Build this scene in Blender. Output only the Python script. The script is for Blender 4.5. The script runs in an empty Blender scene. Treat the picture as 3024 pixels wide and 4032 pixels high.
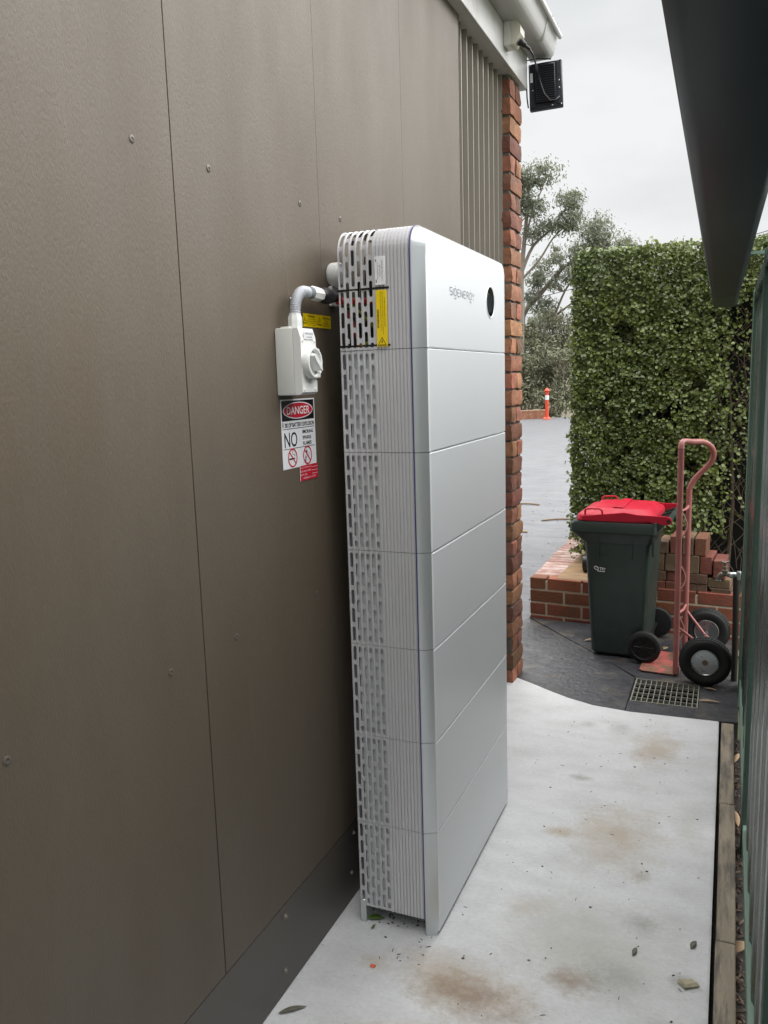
import bpy, bmesh, math, random
import numpy as np
from mathutils import Vector, Matrix, noise
random.seed(7); rng = np.random.default_rng(7)
R = math.radians
scn = bpy.context.scene
COL = scn.collection

# ------------------------------------------------------------------ camera
cam_d = bpy.data.cameras.new('camera'); cam = bpy.data.objects.new('camera', cam_d); COL.objects.link(cam)
cam_d.sensor_fit = 'VERTICAL'; cam_d.sensor_height = 36.0; cam_d.lens = 36.0*3240.7/4032.0
cam_d.clip_start = 0.02; cam_d.clip_end = 3000
_r = Vector((0.9233, 0.3837, -0.0292)); _f = Vector((-0.3841, 0.9097, -0.15806)).normalized()
_r = (_r - _f*_r.dot(_f)).normalized(); _u = _r.cross(_f)
cam.matrix_world = Matrix(((_r.x, _u.x, -_f.x, 1.03345), (_r.y, _u.y, -_f.y, -0.51204), (_r.z, _u.z, -_f.z, 1.59329), (0, 0, 0, 1)))
scn.camera = cam
scn.render.resolution_x = 768; scn.render.resolution_y = 1024

# ------------------------------------------------------------------ overcast sky, soft sun, exposure
SUN_EL, SUN_AZ = 70.0, 48.0      # azimuth from +y (down the alley) towards +x
world = bpy.data.worlds.new('World'); scn.world = world; world.use_nodes = True
nt = world.node_tree; N = nt.nodes; L = nt.links; N.clear()
out = N.new('ShaderNodeOutputWorld'); bg = N.new('ShaderNodeBackground'); bg.inputs[1].default_value = 0.05
sky = N.new('ShaderNodeTexSky'); sky.sky_type = 'NISHITA'; sky.sun_disc = False
sky.sun_elevation = R(SUN_EL); sky.sun_rotation = R(SUN_AZ); sky.air_density = 1.0; sky.dust_density = 3.0
hs = N.new('ShaderNodeHueSaturation'); hs.inputs['Saturation'].default_value = 0.12
tc = N.new('ShaderNodeTexCoord'); mp = N.new('ShaderNodeMapping'); mp.inputs['Scale'].default_value = (1.2, 1.2, 3.2)
nz = N.new('ShaderNodeTexNoise'); nz.inputs['Scale'].default_value = 1.6; nz.inputs['Detail'].default_value = 6; nz.inputs['Roughness'].default_value = .52
cr = N.new('ShaderNodeValToRGB'); cr.color_ramp.elements[0].position = .36; cr.color_ramp.elements[1].position = .60
cr.color_ramp.elements[0].color = (2.12, 2.20, 2.26, 1); cr.color_ramp.elements[1].color = (2.74, 2.77, 2.79, 1)
mx = N.new('ShaderNodeMix'); mx.data_type = 'RGBA'; mx.inputs[0].default_value = 0.97
L.new(tc.outputs['Generated'], mp.inputs[0]); L.new(mp.outputs[0], nz.inputs[0]); L.new(nz.outputs[0], cr.inputs[0])
L.new(sky.outputs[0], hs.inputs['Color']); L.new(hs.outputs[0], mx.inputs[6]); L.new(cr.outputs[0], mx.inputs[7])
L.new(mx.outputs[2], bg.inputs[0]); L.new(bg.outputs[0], out.inputs[0])
sun_d = bpy.data.lights.new('sun', 'SUN'); sun_d.energy = 1.5; sun_d.angle = R(110); sun_d.color = (1, .985, .965)
sun = bpy.data.objects.new('sun', sun_d); COL.objects.link(sun)
sun_dir = Vector((math.sin(R(SUN_AZ))*math.cos(R(SUN_EL)), math.cos(R(SUN_AZ))*math.cos(R(SUN_EL)), math.sin(R(SUN_EL))))
sun.rotation_euler = sun_dir.to_track_quat('Z', 'Y').to_euler(); sun.location = (0, 0, 8)
vs_ = scn.view_settings; vs_.view_transform = 'Standard'; vs_.look = 'None'; vs_.gamma = 1; vs_.use_curve_mapping = False
vs_.exposure = 2.68

# ------------------------------------------------------------------ materials
def mat(name, col, rough=.5, metal=0, var=.1, vs=6, bump=0, bs=60, isl=0, objr=0, col2=None, c2s=3, c2t=(.5, .65), spec=.5,
        stretch=(1, 1, 1), trans=0, hue=0, rvar=0, bump2=0, bs2=5, fine=0):
    m = bpy.data.materials.new(name); m.use_nodes = True
    n = m.node_tree.nodes; l = m.node_tree.links; p = n['Principled BSDF']; o = n['Material Output']
    p.inputs['Roughness'].default_value = rough; p.inputs['Metallic'].default_value = metal; p.inputs['Specular IOR Level'].default_value = spec
    t = n.new('ShaderNodeTexCoord'); mpp = n.new('ShaderNodeMapping'); mpp.inputs['Scale'].default_value = stretch
    l.new(t.outputs['Object'], mpp.inputs[0]); vec = mpp.outputs[0]
    if objr or hue:
        oi = n.new('ShaderNodeObjectInfo'); ad = n.new('ShaderNodeVectorMath'); ad.operation = 'MULTIPLY_ADD'
        ad.inputs[1].default_value = (37, 37, 37)
        cmb = n.new('ShaderNodeCombineXYZ')
        for k in range(3): l.new(oi.outputs['Random'], cmb.inputs[k])
        l.new(cmb.outputs[0], ad.inputs[0]); l.new(vec, ad.inputs[2]); vec = ad.outputs[0]
    def nse(sc, det=5, ro=.55):
        x = n.new('ShaderNodeTexNoise'); x.inputs['Scale'].default_value = sc; x.inputs['Detail'].default_value = det; x.inputs['Roughness'].default_value = ro
        l.new(vec, x.inputs[0]); return x.outputs[0]
    def mr(src, a, b, c, d):
        x = n.new('ShaderNodeMapRange'); x.inputs[1].default_value = a; x.inputs[2].default_value = b; x.inputs[3].default_value = c; x.inputs[4].default_value = d
        l.new(src, x.inputs[0]); return x.outputs[0]
    def mixc(f, a, b):
        x = n.new('ShaderNodeMix'); x.data_type = 'RGBA'; l.new(f, x.inputs[0])
        for s, q in ((6, a), (7, b)):
            if isinstance(q, tuple): x.inputs[s].default_value = (*q, 1)
            else: l.new(q, x.inputs[s])
        return x.outputs[2]
    def mulv(a, v):
        x = n.new('ShaderNodeVectorMath'); x.operation = 'SCALE'
        l.new(a, x.inputs[0]); l.new(v, x.inputs[3]); return x.outputs[0]
    c = n.new('ShaderNodeRGB'); c.outputs[0].default_value = (*col, 1); c = c.outputs[0]
    if col2: c = mixc(mr(nse(c2s, 7, .62), c2t[0], c2t[1], 0, 1), c, col2)
    if var: c = mulv(c, mr(nse(vs), .25, .75, 1-var, 1+var))
    if fine: c = mulv(c, mr(nse(vs*25, 3), .25, .75, 1-fine, 1+fine))
    if isl:
        g = n.new('ShaderNodeNewGeometry'); c = mulv(c, mr(g.outputs['Random Per Island'], 0, 1, 1-isl, 1+isl))
    if objr: c = mulv(c, mr(oi.outputs['Random'], 0, 1, 1-objr, 1+objr))
    if hue:
        h = n.new('ShaderNodeHueSaturation'); w = n.new('ShaderNodeTexWhiteNoise'); w.noise_dimensions = '1D'; l.new(oi.outputs['Random'], w.inputs['W'])
        l.new(mr(w.outputs[0], 0, 1, .5-hue, .5+hue), h.inputs['Hue']); l.new(c, h.inputs['Color']); c = h.outputs[0]
    l.new(c, p.inputs['Base Color'])
    if rvar: l.new(mr(nse(vs*2.3), .3, .7, rough-rvar, rough+rvar), p.inputs['Roughness'])
    last = None
    for st, sc in ((bump2, bs2), (bump, bs)):
        if st:
            b = n.new('ShaderNodeBump'); b.inputs['Strength'].default_value = st; b.inputs['Distance'].default_value = .01
            l.new(nse(sc, 4), b.inputs['Height'])
            if last: l.new(last, b.inputs['Normal'])
            last = b.outputs[0]
    if last: l.new(last, p.inputs['Normal'])
    if trans:
        tr = n.new('ShaderNodeBsdfTranslucent'); ms = n.new('ShaderNodeMixShader'); ms.inputs[0].default_value = trans
        l.new(c, tr.inputs[0]); l.new(p.outputs[0], ms.inputs[1]); l.new(tr.outputs[0], ms.inputs[2]); l.new(ms.outputs[0], o.inputs[0])
    m['h'] = 1
    return m
def srgb(r, g, b): return tuple(((v/255)/12.92 if v/255 <= .04045 else ((v/255+.055)/1.055)**2.4) for v in (r, g, b))

# ------------------------------------------------------------------ mesh helpers
class B:
    def __init__(s): s.m = bmesh.new()
    def _xf(s, vs, M):
        if M is not None: bmesh.ops.transform(s.m, matrix=M, verts=vs)
    def box(s, x0, x1, y0, y1, z0, z1, bev=0, M=None, seg=1):
        r = bmesh.ops.create_cube(s.m, size=1); v = r['verts']
        bmesh.ops.transform(s.m, matrix=Matrix.Translation(((x0+x1)/2, (y0+y1)/2, (z0+z1)/2)) @ Matrix.Diagonal((x1-x0, y1-y0, z1-z0, 1)), verts=v)
        if bev:
            es = list({e for q in v for e in q.link_edges}); rb = bmesh.ops.bevel(s.m, geom=es, offset=bev, segments=seg, affect='EDGES', profile=.6)
            v = list({q for f in rb['faces'] for q in f.verts} | {q for q in v if q.is_valid})
        s._xf(v, M); return s
    def loops(s, rings, caps=True, closed=True):
        vr = [[s.m.verts.new(p) for p in r] for r in rings]; n = len(vr[0])
        for a, b in zip(vr[:-1], vr[1:]):
            for i in range(n if closed else n-1):
                j = (i+1) % n; s.m.faces.new((a[i], a[j], b[j], b[i]))
        if caps and closed: s.m.faces.new(vr[0][::-1]); s.m.faces.new(vr[-1])
        return s
    def tube(s, pts, r, n=10, closed=False):
        pts = [Vector(p) for p in pts]; rs = r if hasattr(r, '__len__') else [r]*len(pts); rings = []; up = None
        for i, p in enumerate(pts):
            d = (pts[min(i+1, len(pts)-1)]-pts[max(i-1, 0)]).normalized()
            if up is None: up = Vector((0, 0, 1)) if abs(d.z) < .9 else Vector((1, 0, 0))
            a = d.cross(up).normalized(); up = a.cross(d).normalized()
            rings.append([p+(a*math.cos(2*math.pi*k/n)+up*math.sin(2*math.pi*k/n))*rs[i] for k in range(n)])
        return s.loops(rings)
    def lathe(s, prof, p0, axis, n=24):
        ax = Vector(axis).normalized(); a = ax.orthogonal().normalized(); b = ax.cross(a); p0 = Vector(p0)
        return s.loops([[p0+ax*h+(a*math.cos(2*math.pi*k/n)+b*math.sin(2*math.pi*k/n))*max(r, 1e-4) for k in range(n)] for r, h in prof])
    def prism(s, poly, f0, f1):
        return s.loops([[f0(*q) for q in poly], [f1(*q) for q in poly]])
    def obj(s, name, m, parent=None, smooth=40):
        bmesh.ops.recalc_face_normals(s.m, faces=s.m.faces)
        me = bpy.data.meshes.new(name); s.m.to_mesh(me); s.m.free()
        return link(name, me, m, parent, smooth)
def link(name, me, m, parent=None, smooth=40):
    if m is not None and not me.materials: me.materials.append(m)
    if smooth: me.shade_smooth(); me.set_sharp_from_angle(angle=R(smooth))
    o = bpy.data.objects.new(name, me); COL.objects.link(o)
    if parent:
        o.parent = parent
        if parent.type == 'EMPTY': o.matrix_parent_inverse = Matrix.Identity(4); o.location = -parent.location
    return o
def pyd(name, v, f, m, parent=None, smooth=0):
    me = bpy.data.meshes.new(name); me.from_pydata([tuple(q) for q in v], [], [tuple(q) for q in f]); me.update()
    return link(name, me, m, parent, smooth)
def tag(o, label, cat, group=None, kind=None):
    o['label'] = label; o['category'] = cat
    if group: o['group'] = group
    if kind: o['kind'] = kind
    return o
def struct(o): o['kind'] = 'structure'; return o
def thing(name, loc, label, cat, group=None):
    o = bpy.data.objects.new(name, None); o.empty_display_size = .05; o.location = loc; COL.objects.link(o); return tag(o, label, cat, group)
def quads_np(name, V, F, m, parent=None, smooth=0):      # V (n,3), F (k,4) fast
    me = bpy.data.meshes.new(name); me.vertices.add(len(V)); me.vertices.foreach_set('co', V.astype(np.float32).ravel())
    k = F.shape[1]; me.loops.add(F.size); me.loops.foreach_set('vertex_index', F.astype(np.int32).ravel())
    me.polygons.add(len(F)); me.polygons.foreach_set('loop_start', np.arange(0, F.size, k, dtype=np.int32)); me.update(calc_edges=True)
    return link(name, me, m, parent, smooth)
def text_mesh(txt, size=1, bold=0, align='CENTER', sx=1):
    cu = bpy.data.curves.new('t', 'FONT'); cu.body = txt; cu.size = size; cu.align_x = align; cu.align_y = 'CENTER'; cu.offset = bold*size; cu.resolution_u = 3
    ob = bpy.data.objects.new('t', cu); me = bpy.data.meshes.new_from_object(ob)
    bpy.data.objects.remove(ob); bpy.data.curves.remove(cu)
    if sx != 1: me.transform(Matrix.Diagonal((sx, 1, 1, 1)))
    return me
def fit_text(txt, w, h, bold=0):                          # text scaled to a w x h box, centred
    me = text_mesh(txt, 1, bold)
    co = np.array([v.co[:] for v in me.vertices]); a = co.min(0); b = co.max(0); c = (a+b)/2
    me.transform(Matrix.Diagonal((w/(b[0]-a[0]), h/(b[1]-a[1]), 1, 1)) @ Matrix.Translation((-c[0], -c[1], 0))); return me
def flat(name, polys, M, m, parent):                      # flat print: 2-D polygons joined into one mesh, each poly a list of (u,v)
    v = []; f = []
    for p in polys:
        b = len(v); v += [M @ Vector((q[0], q[1], 0)) for q in p]; f.append(range(b, b+len(p)))
    return pyd(name, v, f, m, parent)
def lettering(items, M, m, parent, name='lettering'):     # items: (text, cx, cy, w, h, bold)
    bm = bmesh.new()
    for t, cx, cy, w, h, bd in items:
        me = fit_text(t, w, h, bd); me.transform(M @ Matrix.Translation((cx, cy, 0))); bm.from_mesh(me); bpy.data.meshes.remove(me)
    me = bpy.data.meshes.new(name); bm.to_mesh(me); bm.free()
    return link(name, me, m, parent, 0)
def ell(cx, cy, rx, ry, n=28, a0=0, a1=360): return [(cx+rx*math.cos(R(a0+(a1-a0)*k/n)), cy+ry*math.sin(R(a0+(a1-a0)*k/n))) for k in range(n)]
def rect(x0, y0, x1, y1): return [(x0, y0), (x1, y0), (x1, y1), (x0, y1)]
def ring(cx, cy, ro, ri, n=28):
    return [[(cx+r*math.cos(2*math.pi*k/n), cy+r*math.sin(2*math.pi*k/n)) for r, k in ((ri, i), (ro, i), (ro, i+1), (ri, i+1))] for i in range(n)]
def bar(x0, y0, x1, y1, w):
    d = Vector((x1-x0, y1-y0)).normalized(); nx, ny = -d.y*w/2, d.x*w/2
    return [(x0+nx, y0+ny), (x0-nx, y0-ny), (x1-nx, y1-ny), (x1+nx, y1+ny)]
# basis for flat print on a wall facing +x: u runs along +y, v up
def wallM(x, y, z): return Matrix(((0, 0, 1, x), (1, 0, 0, y), (0, 1, 0, z), (0, 0, 0, 1)))
def sideM(x, y, z): return Matrix(((1, 0, 0, x), (0, 0, -1, y), (0, 1, 0, z), (0, 0, 0, 1)))     # faces -y
def sideVM(x, y, z): return Matrix(((0, -1, 0, x), (0, 0, -1, y), (1, 0, 0, z), (0, 0, 0, 1)))   # faces -y, text reads upwards

# ---- palette
M_wall = mat('painted_sheet', (.110, .088, .063), .52, var=.07, vs=2.5, bump=.16, bs=300, rvar=.05, spec=.48, stretch=(1, 1, .35), col2=(.120, .099, .075), c2s=1.6, fine=.03)
M_skirt = mat('painted_skirting', (.085, .075, .066), .42, var=.08, vs=3, bump=.04, bs=200)
def scuffs(m, col, amt):
    n = m.node_tree.nodes; l = m.node_tree.links; p = n['Principled BSDF']; cur = p.inputs['Base Color'].links[0].from_socket
    t = n.new('ShaderNodeTexCoord')
    for sc, th, k in (((3, 60, 4.5), .735, amt), ((3, 14, 1.2), .66, amt*.35), ((9, 9, 9), .745, amt*.8)):
        mp_ = n.new('ShaderNodeMapping'); mp_.inputs['Scale'].default_value = sc; mp_.inputs['Rotation'].default_value = (.12, 0, 0); l.new(t.outputs['Object'], mp_.inputs[0])
        z_ = n.new('ShaderNodeTexNoise'); z_.inputs['Scale'].default_value = 1.7; z_.inputs['Detail'].default_value = 3; l.new(mp_.outputs[0], z_.inputs[0])
        r_ = n.new('ShaderNodeMapRange'); r_.inputs[1].default_value = th; r_.inputs[2].default_value = th+.06; r_.inputs[4].default_value = k; l.new(z_.outputs[0], r_.inputs[0])
        x_ = n.new('ShaderNodeMix'); x_.data_type = 'RGBA'; l.new(r_.outputs[0], x_.inputs[0]); l.new(cur, x_.inputs[6]); x_.inputs[7].default_value = (*col, 1); cur = x_.outputs[2]
    l.new(cur, p.inputs['Base Color'])
scuffs(M_wall, (.22, .195, .16), .32); scuffs(M_skirt, (.22, .20, .18), .6)
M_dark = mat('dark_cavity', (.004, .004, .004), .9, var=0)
M_corr = mat('corrugated_steel_paint', (.205, .183, .150), .38, var=.04)
M_white = mat('white_eave_paint', (.52, .52, .52), .45, var=.05, vs=3, col2=(.40, .39, .36), c2s=5, c2t=(.55, .75))
M_screw = mat('screw_paint', (.11, .098, .083), .4, var=.1)
M_brick = mat('rough_brick', (.28, .118, .068), .85, var=.32, vs=9, bump=.7, bs=38, objr=.42, hue=.016, col2=(.165, .10, .072), c2s=8, c2t=(.5, .72), bump2=.5, bs2=14, fine=.15)
M_lbrick = mat('garden_brick', (.19, .060, .029), .8, var=.2, vs=10, bump=.35, bs=70, objr=.25, hue=.012, col2=(.12, .07, .04), c2s=6, c2t=(.55, .75), fine=.12)
M_tanbrick = mat('brown_loose_brick', (.098, .060, .036), .85, var=.2, vs=10, bump=.35, bs=70, objr=.2, hue=.02, col2=(.21, .13, .08), c2s=7, c2t=(.5, .7), fine=.12)
M_redbrick = mat('red_loose_brick', (.135, .045, .028), .85, var=.2, vs=10, bump=.35, bs=70, objr=.2, hue=.015, col2=(.23, .11, .065), c2s=8, c2t=(.55, .75), fine=.12)
M_mortar = mat('mortar', (.44, .39, .29), .95, var=.2, bump=.5, bs=90)
M_dmortar = mat('dark_mortar', (.13, .112, .095), .95, var=.3, bump=.5, bs=90)
M_sil = mat('silver_ribbed_panel', (.60, .60, .62), .36, metal=.3, var=.03)
M_corner = mat('silver_corner_panel', (.60, .635, .65), .30, metal=.6, var=.03, vs=2)
M_front = mat('pale_silver_front', (.80, .825, .85), .38, metal=.12, var=.02, vs=1.5)
M_glint = mat('white_edge_glint', (.88, .89, .90), .4, var=0)  # whiter than the panel: glint of the bevelled edge put into the colour
M_core = mat('inner_aluminium', (.56, .58, .59), .45, metal=.1, var=.1)
M_blue = mat('purple_trim', (.05, .05, .20), .4, var=0)
M_black = mat('black_plastic', (.007, .007, .008), .4, var=.1)
M_blackgl = mat('black_gloss', (.006, .007, .008), .08, var=0)
M_iso = mat('isolator_grey_white_plastic', (.66, .67, .64), .38, var=.03)
M_iso2 = mat('isolator_white_plastic', (.74, .75, .73), .35, var=.02)
M_wpr = mat('white_sign', (.80, .81, .83), .3, var=.02)
M_yel = mat('yellow_sign', (.83, .60, .0), .4, var=.04)
M_red = mat('red_sign', (.55, .012, .035), .35, var=.05)
M_blk = mat('black_print', (.004, .004, .006), .4, var=0)
M_grey = mat('grey_print', (.10, .105, .13), .5, var=0)
M_cond = mat('grey_conduit', (.50, .52, .56), .45, var=.04)
M_redc = mat('red_cable', (.50, .02, .015), .45, var=.05)
M_orc = mat('green_yellow_wire', (.35, .38, .03), .5, var=.1)
M_galv = mat('galvanised', (.42, .44, .45), .3, metal=1, var=.04, vs=12, rvar=.06)
M_grate = mat('grey_grate', (.24, .24, .21), .6, metal=.25, var=.25, vs=25, col2=(.23, .17, .11), c2s=14, c2t=(.55, .7))

# ================================================================== SETTING
def vnode(nt_, op, a, b=None):
    x = nt_.nodes.new('ShaderNodeMath'); x.operation = op
    for i, q in enumerate((a, b)):
        if q is None: continue
        if isinstance(q, (int, float)): x.inputs[i].default_value = q
        else: nt_.links.new(q, x.inputs[i])
    return x.outputs[0]
def concrete():
    m = mat('new_concrete', (.58, .59, .60), .7, var=.075, vs=2.6, bump=.3, bs=120, bump2=.2, bs2=14, col2=(.50, .51, .515), c2s=6, c2t=(.42, .72), fine=.075, stretch=(1, 1.7, 1))
    nt = m.node_tree; n = nt.nodes; l = nt.links; p = n['Principled BSDF']
    base = p.inputs['Base Color'].links[0].from_socket
    tcd = n.new('ShaderNodeTexCoord')
    def stain(cur, col, cx, cy, rx, ry, amt, sc, th=.42, soft=.3):
        s = n.new('ShaderNodeVectorMath'); s.operation = 'SUBTRACT'; s.inputs[1].default_value = (cx, cy, 0); l.new(tcd.outputs['Object'], s.inputs[0])
        d = n.new('ShaderNodeVectorMath'); d.operation = 'MULTIPLY'; d.inputs[1].default_value = (1/rx, 1/ry, 0); l.new(s.outputs[0], d.inputs[0])
        ln = n.new('ShaderNodeVectorMath'); ln.operation = 'LENGTH'; l.new(d.outputs[0], ln.inputs[0])
        nz = n.new('ShaderNodeTexNoise'); nz.inputs['Scale'].default_value = sc; nz.inputs['Detail'].default_value = 8; nz.inputs['Roughness'].default_value = .65
        l.new(tcd.outputs['Object'], nz.inputs[0])
        fall = n.new('ShaderNodeMapRange'); fall.inputs[1].default_value = 0; fall.inputs[2].default_value = 1.25; fall.inputs[3].default_value = .32; fall.inputs[4].default_value = -.3; fall.clamp = True
        fall.inputs[4].default_value = -.3
        l.new(ln.outputs[1], fall.inputs[0])
        nz2 = n.new('ShaderNodeTexNoise'); nz2.inputs['Scale'].default_value = 55; nz2.inputs['Detail'].default_value = 5; nz2.inputs['Roughness'].default_value = .7; l.new(tcd.outputs['Object'], nz2.inputs[0])
        q = vnode(nt, 'ADD', fall.outputs[0], vnode(nt, 'ADD', vnode(nt, 'MULTIPLY', nz.outputs[0], .72), vnode(nt, 'MULTIPLY', nz2.outputs[0], .34)))
        r = n.new('ShaderNodeMapRange'); r.inputs[1].default_value = th; r.inputs[2].default_value = th+soft+.09; r.inputs[3].default_value = 0; r.inputs[4].default_value = amt*.80; l.new(q, r.inputs[0])
        x = n.new('ShaderNodeMix'); x.data_type = 'RGBA'; l.new(r.outputs[0], x.inputs[0]); l.new(cur, x.inputs[6]); x.inputs[7].default_value = (*col, 1); return x.outputs[2]
    br = (.235, .165, .105); tan = (.38, .30, .21); gr = (.235, .24, .215); gn = (.37, .37, .31)
    c = base
    for a in [(gn, .72, 1.62, .40, .30, .75, 4, .45, .35), (tan, .42, 1.36, .32, .17, .95, 6, .45, .28), (br, .45, 1.33, .28, .14, .9, 16, .52, .25), (br, .70, 1.48, .14, .10, .9, 14, .5, .28), (gr, .80, 1.53, .13, .12, .6, 5, .45, .35),
              (tan, .72, 2.25, .26, .36, .85, 7, .50, .25), (tan, .79, 2.98, .17, .34, .8, 9, .52, .2), (br, .82, 2.02, .05, .07, .6, 20, .5, .3), (tan, .52, 2.2, .10, .06, .8, 12, .47, .2), (tan, .52, 1.75, .16, .10, .5, 8, .5, .3),
              (gr, .53, 2.62, .10, .055, .75, 3, .5, .14), (gr, .48, 3.15, .07, .06, .55, 3, .5, .2), (gr, .62, 3.16, .09, .12, .5, 4, .5, .2), (gr, .85, 1.775, .09, .085, .8, 3, .5, .3), (gr, .975, 1.575, .075, .06, .8, 4, .5, .2),
              (gr, .64, 2.02, .22, .2, .35, 8, .5, .35), (gn, .95, 2.4, .1, .3, .4, 6, .5, .3), (tan, .16, 1.36, .07, .06, .55, 9, .5, .25), (tan, .35, 1.12, .25, .12, .9, 9, .5, .25)]:
        c = stain(c, a[0], *a[1:])
    nz = n.new('ShaderNodeTexNoise'); nz.inputs['Scale'].default_value = 95; nz.inputs['Detail'].default_value = 2; l.new(tcd.outputs['Object'], nz.inputs[0])
    r = n.new('ShaderNodeMapRange'); r.inputs[1].default_value = .70; r.inputs[2].default_value = .74; l.new(nz.outputs[0], r.inputs[0])
    x = n.new('ShaderNodeMix'); x.data_type = 'RGBA'; l.new(vnode(nt, 'MULTIPLY', r.outputs[0], .45), x.inputs[0]); l.new(c, x.inputs[6]); x.inputs[7].default_value = (.12, .10, .08, 1)
    l.new(x.outputs[2], p.inputs['Base Color']); return m
M_conc = concrete()
def slate(name, col, joints=True):
    m = mat(name, col, .5, var=.16, vs=1.6, bump=.5, bs=26, bump2=.55, bs2=7, stretch=(1, 2.2, 1), col2=(col[0]*1.35, col[1]*1.32, col[2]*1.27), c2s=2.3, c2t=(.45, .7), rvar=.12, fine=.1)
    return m
M_slate = slate('stamped_slate_concrete', (.092, .096, .107))
M_apron = mat('dark_slate_apron', (.035, .036, .041), .5, var=.2, vs=5, bump=.55, bs=34, bump2=.4, bs2=9, col2=(.085, .075, .06), c2s=4.5, c2t=(.53, .66), rvar=.12, fine=.1)
M_soil = mat('dark_soil', (.013, .0105, .008), .95, var=.5, vs=30, bump=1, bs=60)
M_grass = mat('bush_ground', (.07, .075, .035), .95, var=.4, vs=1.2, bump=.6, bs=8)

def slab(name, poly, z0, z1, m, bev=0):
    b = B(); vs = [b.m.verts.new((x, y, z1)) for x, y in poly]; f = b.m.faces.new(vs)
    r = bmesh.ops.extrude_face_region(b.m, geom=[f]); bmesh.ops.translate(b.m, verts=[q for q in r['geom'] if isinstance(q, bmesh.types.BMVert)], vec=(0, 0, z0-z1))
    if bev:
        es = [e for e in b.m.edges if all(abs(v.co.z-z1) < 1e-6 for v in e.verts)]
        bmesh.ops.bevel(b.m, geom=es, offset=bev, segments=2, affect='EDGES')
    return b.obj(name, m)
# curved far edge of the new concrete path
curve = [(-.06, 3.66), (.037, 3.633), (.134, 3.572), (.24, 3.50), (.336, 3.441), (.464, 3.385), (.636, 3.361), (.829, 3.366), (1.034, 3.372)]
path = slab('concrete_path', [(-.06, -4), (1.034, -4)] + curve[::-1], -.1, 0, M_conc, .004); struct(path)
# terrain
gv = []; gx = [-900, -300, -120, -60, -30, -15, -9, -4, 0, 2, 6, 15, 60, 300, 900]; gy = [-300, -60, -10, 0, 8, 20, 30, 33, 37, 42, 50, 70, 120, 300, 1500]
def gz(x, y):
    if y < 31.5: return -.115
    return -.115-min((y-31.5)*.16, 5)+(0 if y < 60 else min((y-60)*.02, 9))
for y in gy:
    for x in gx: gv.append((x, y, gz(x, y)))
gf = [(j*len(gx)+i, j*len(gx)+i+1, (j+1)*len(gx)+i+1, (j+1)*len(gx)+i) for j in range(len(gy)-1) for i in range(len(gx)-1)]
struct(pyd('ground', gv, gf, M_grass))
# driveway: sheet of stamped slate pattern that starts beyond the apron joints
drv = slab('driveway', [(-14, 3.9), (-.156, 4.42), (-.162, 4.775), (-.15, 30.9), (-4.0, 31.3), (-14, 30.6)], -.1, -.006, M_slate); struct(drv)
G0, G1, H0, H1 = .62, .94, 3.505, 3.83     # pit opening
ap = [(-.3, 3.66), (-.06, 3.668)]+[(x, y+.008) for x, y in curve[1:]]+[(1.115, 3.39)]
j1 = [(-.3, 4.40), (-.163, 4.765), (.335, 4.19), (.615, 3.86)]
apron = B()
def panel(bm, poly, z0, z1, bev=.006):
    vs = [bm.m.verts.new((x, y, z1)) for x, y in poly]; f = bm.m.faces.new(vs)
    r = bmesh.ops.extrude_face_region(bm.m, geom=[f]); nv = [q for q in r['geom'] if isinstance(q, bmesh.types.BMVert)]
    bmesh.ops.translate(bm.m, verts=nv, vec=(0, 0, z0-z1))
g = .0035
near = ap+[(1.115, G0 and 3.49), (G0+.0, 3.49)]
# apron panels split by the sawn joints and leaving the drain pit open
P1 = ap[:6]+[(.464, 3.394), (.614, 3.372), (.614, 3.855), (.335, 4.19-g), (-.163, 4.765-g*2), (-.29, 4.40)]
P2 = [(.618, 3.372)]+[(.829, 3.374), (1.034, 3.38), (1.115, 3.395), (1.115, H0), (.618, H0)]
P3 = [(G1, H0+.001), (1.115, H0+.001), (1.115, H1), (G1, H1)]
P4 = [(.618, H1+.001), (1.115, H1+.001), (1.115, 4.72), (-.16, 4.775), (.337, 4.193)]
for q in (P1, P2, P3, P4): panel(apron, q, -.1, -.004)
struct(apron.obj('apron_paving', M_apron, None, 30))
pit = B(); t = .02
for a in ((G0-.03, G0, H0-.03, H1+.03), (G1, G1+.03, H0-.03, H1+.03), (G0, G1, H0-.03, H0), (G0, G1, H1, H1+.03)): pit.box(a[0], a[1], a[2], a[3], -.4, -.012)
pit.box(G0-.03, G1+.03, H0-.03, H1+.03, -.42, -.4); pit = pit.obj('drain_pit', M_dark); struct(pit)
strip = slab('soil_strip', [(1.03, -4), (1.6, -4), (1.6, 3.37), (1.03, 3.37)], -.16, -.075, M_soil); struct(strip)
gardenbed = slab('garden_soil', [(.05, 4.95), (2.5, 4.85), (2.5, 9), (.05, 9)], -.1, .19, M_soil); struct(gardenbed)

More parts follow.
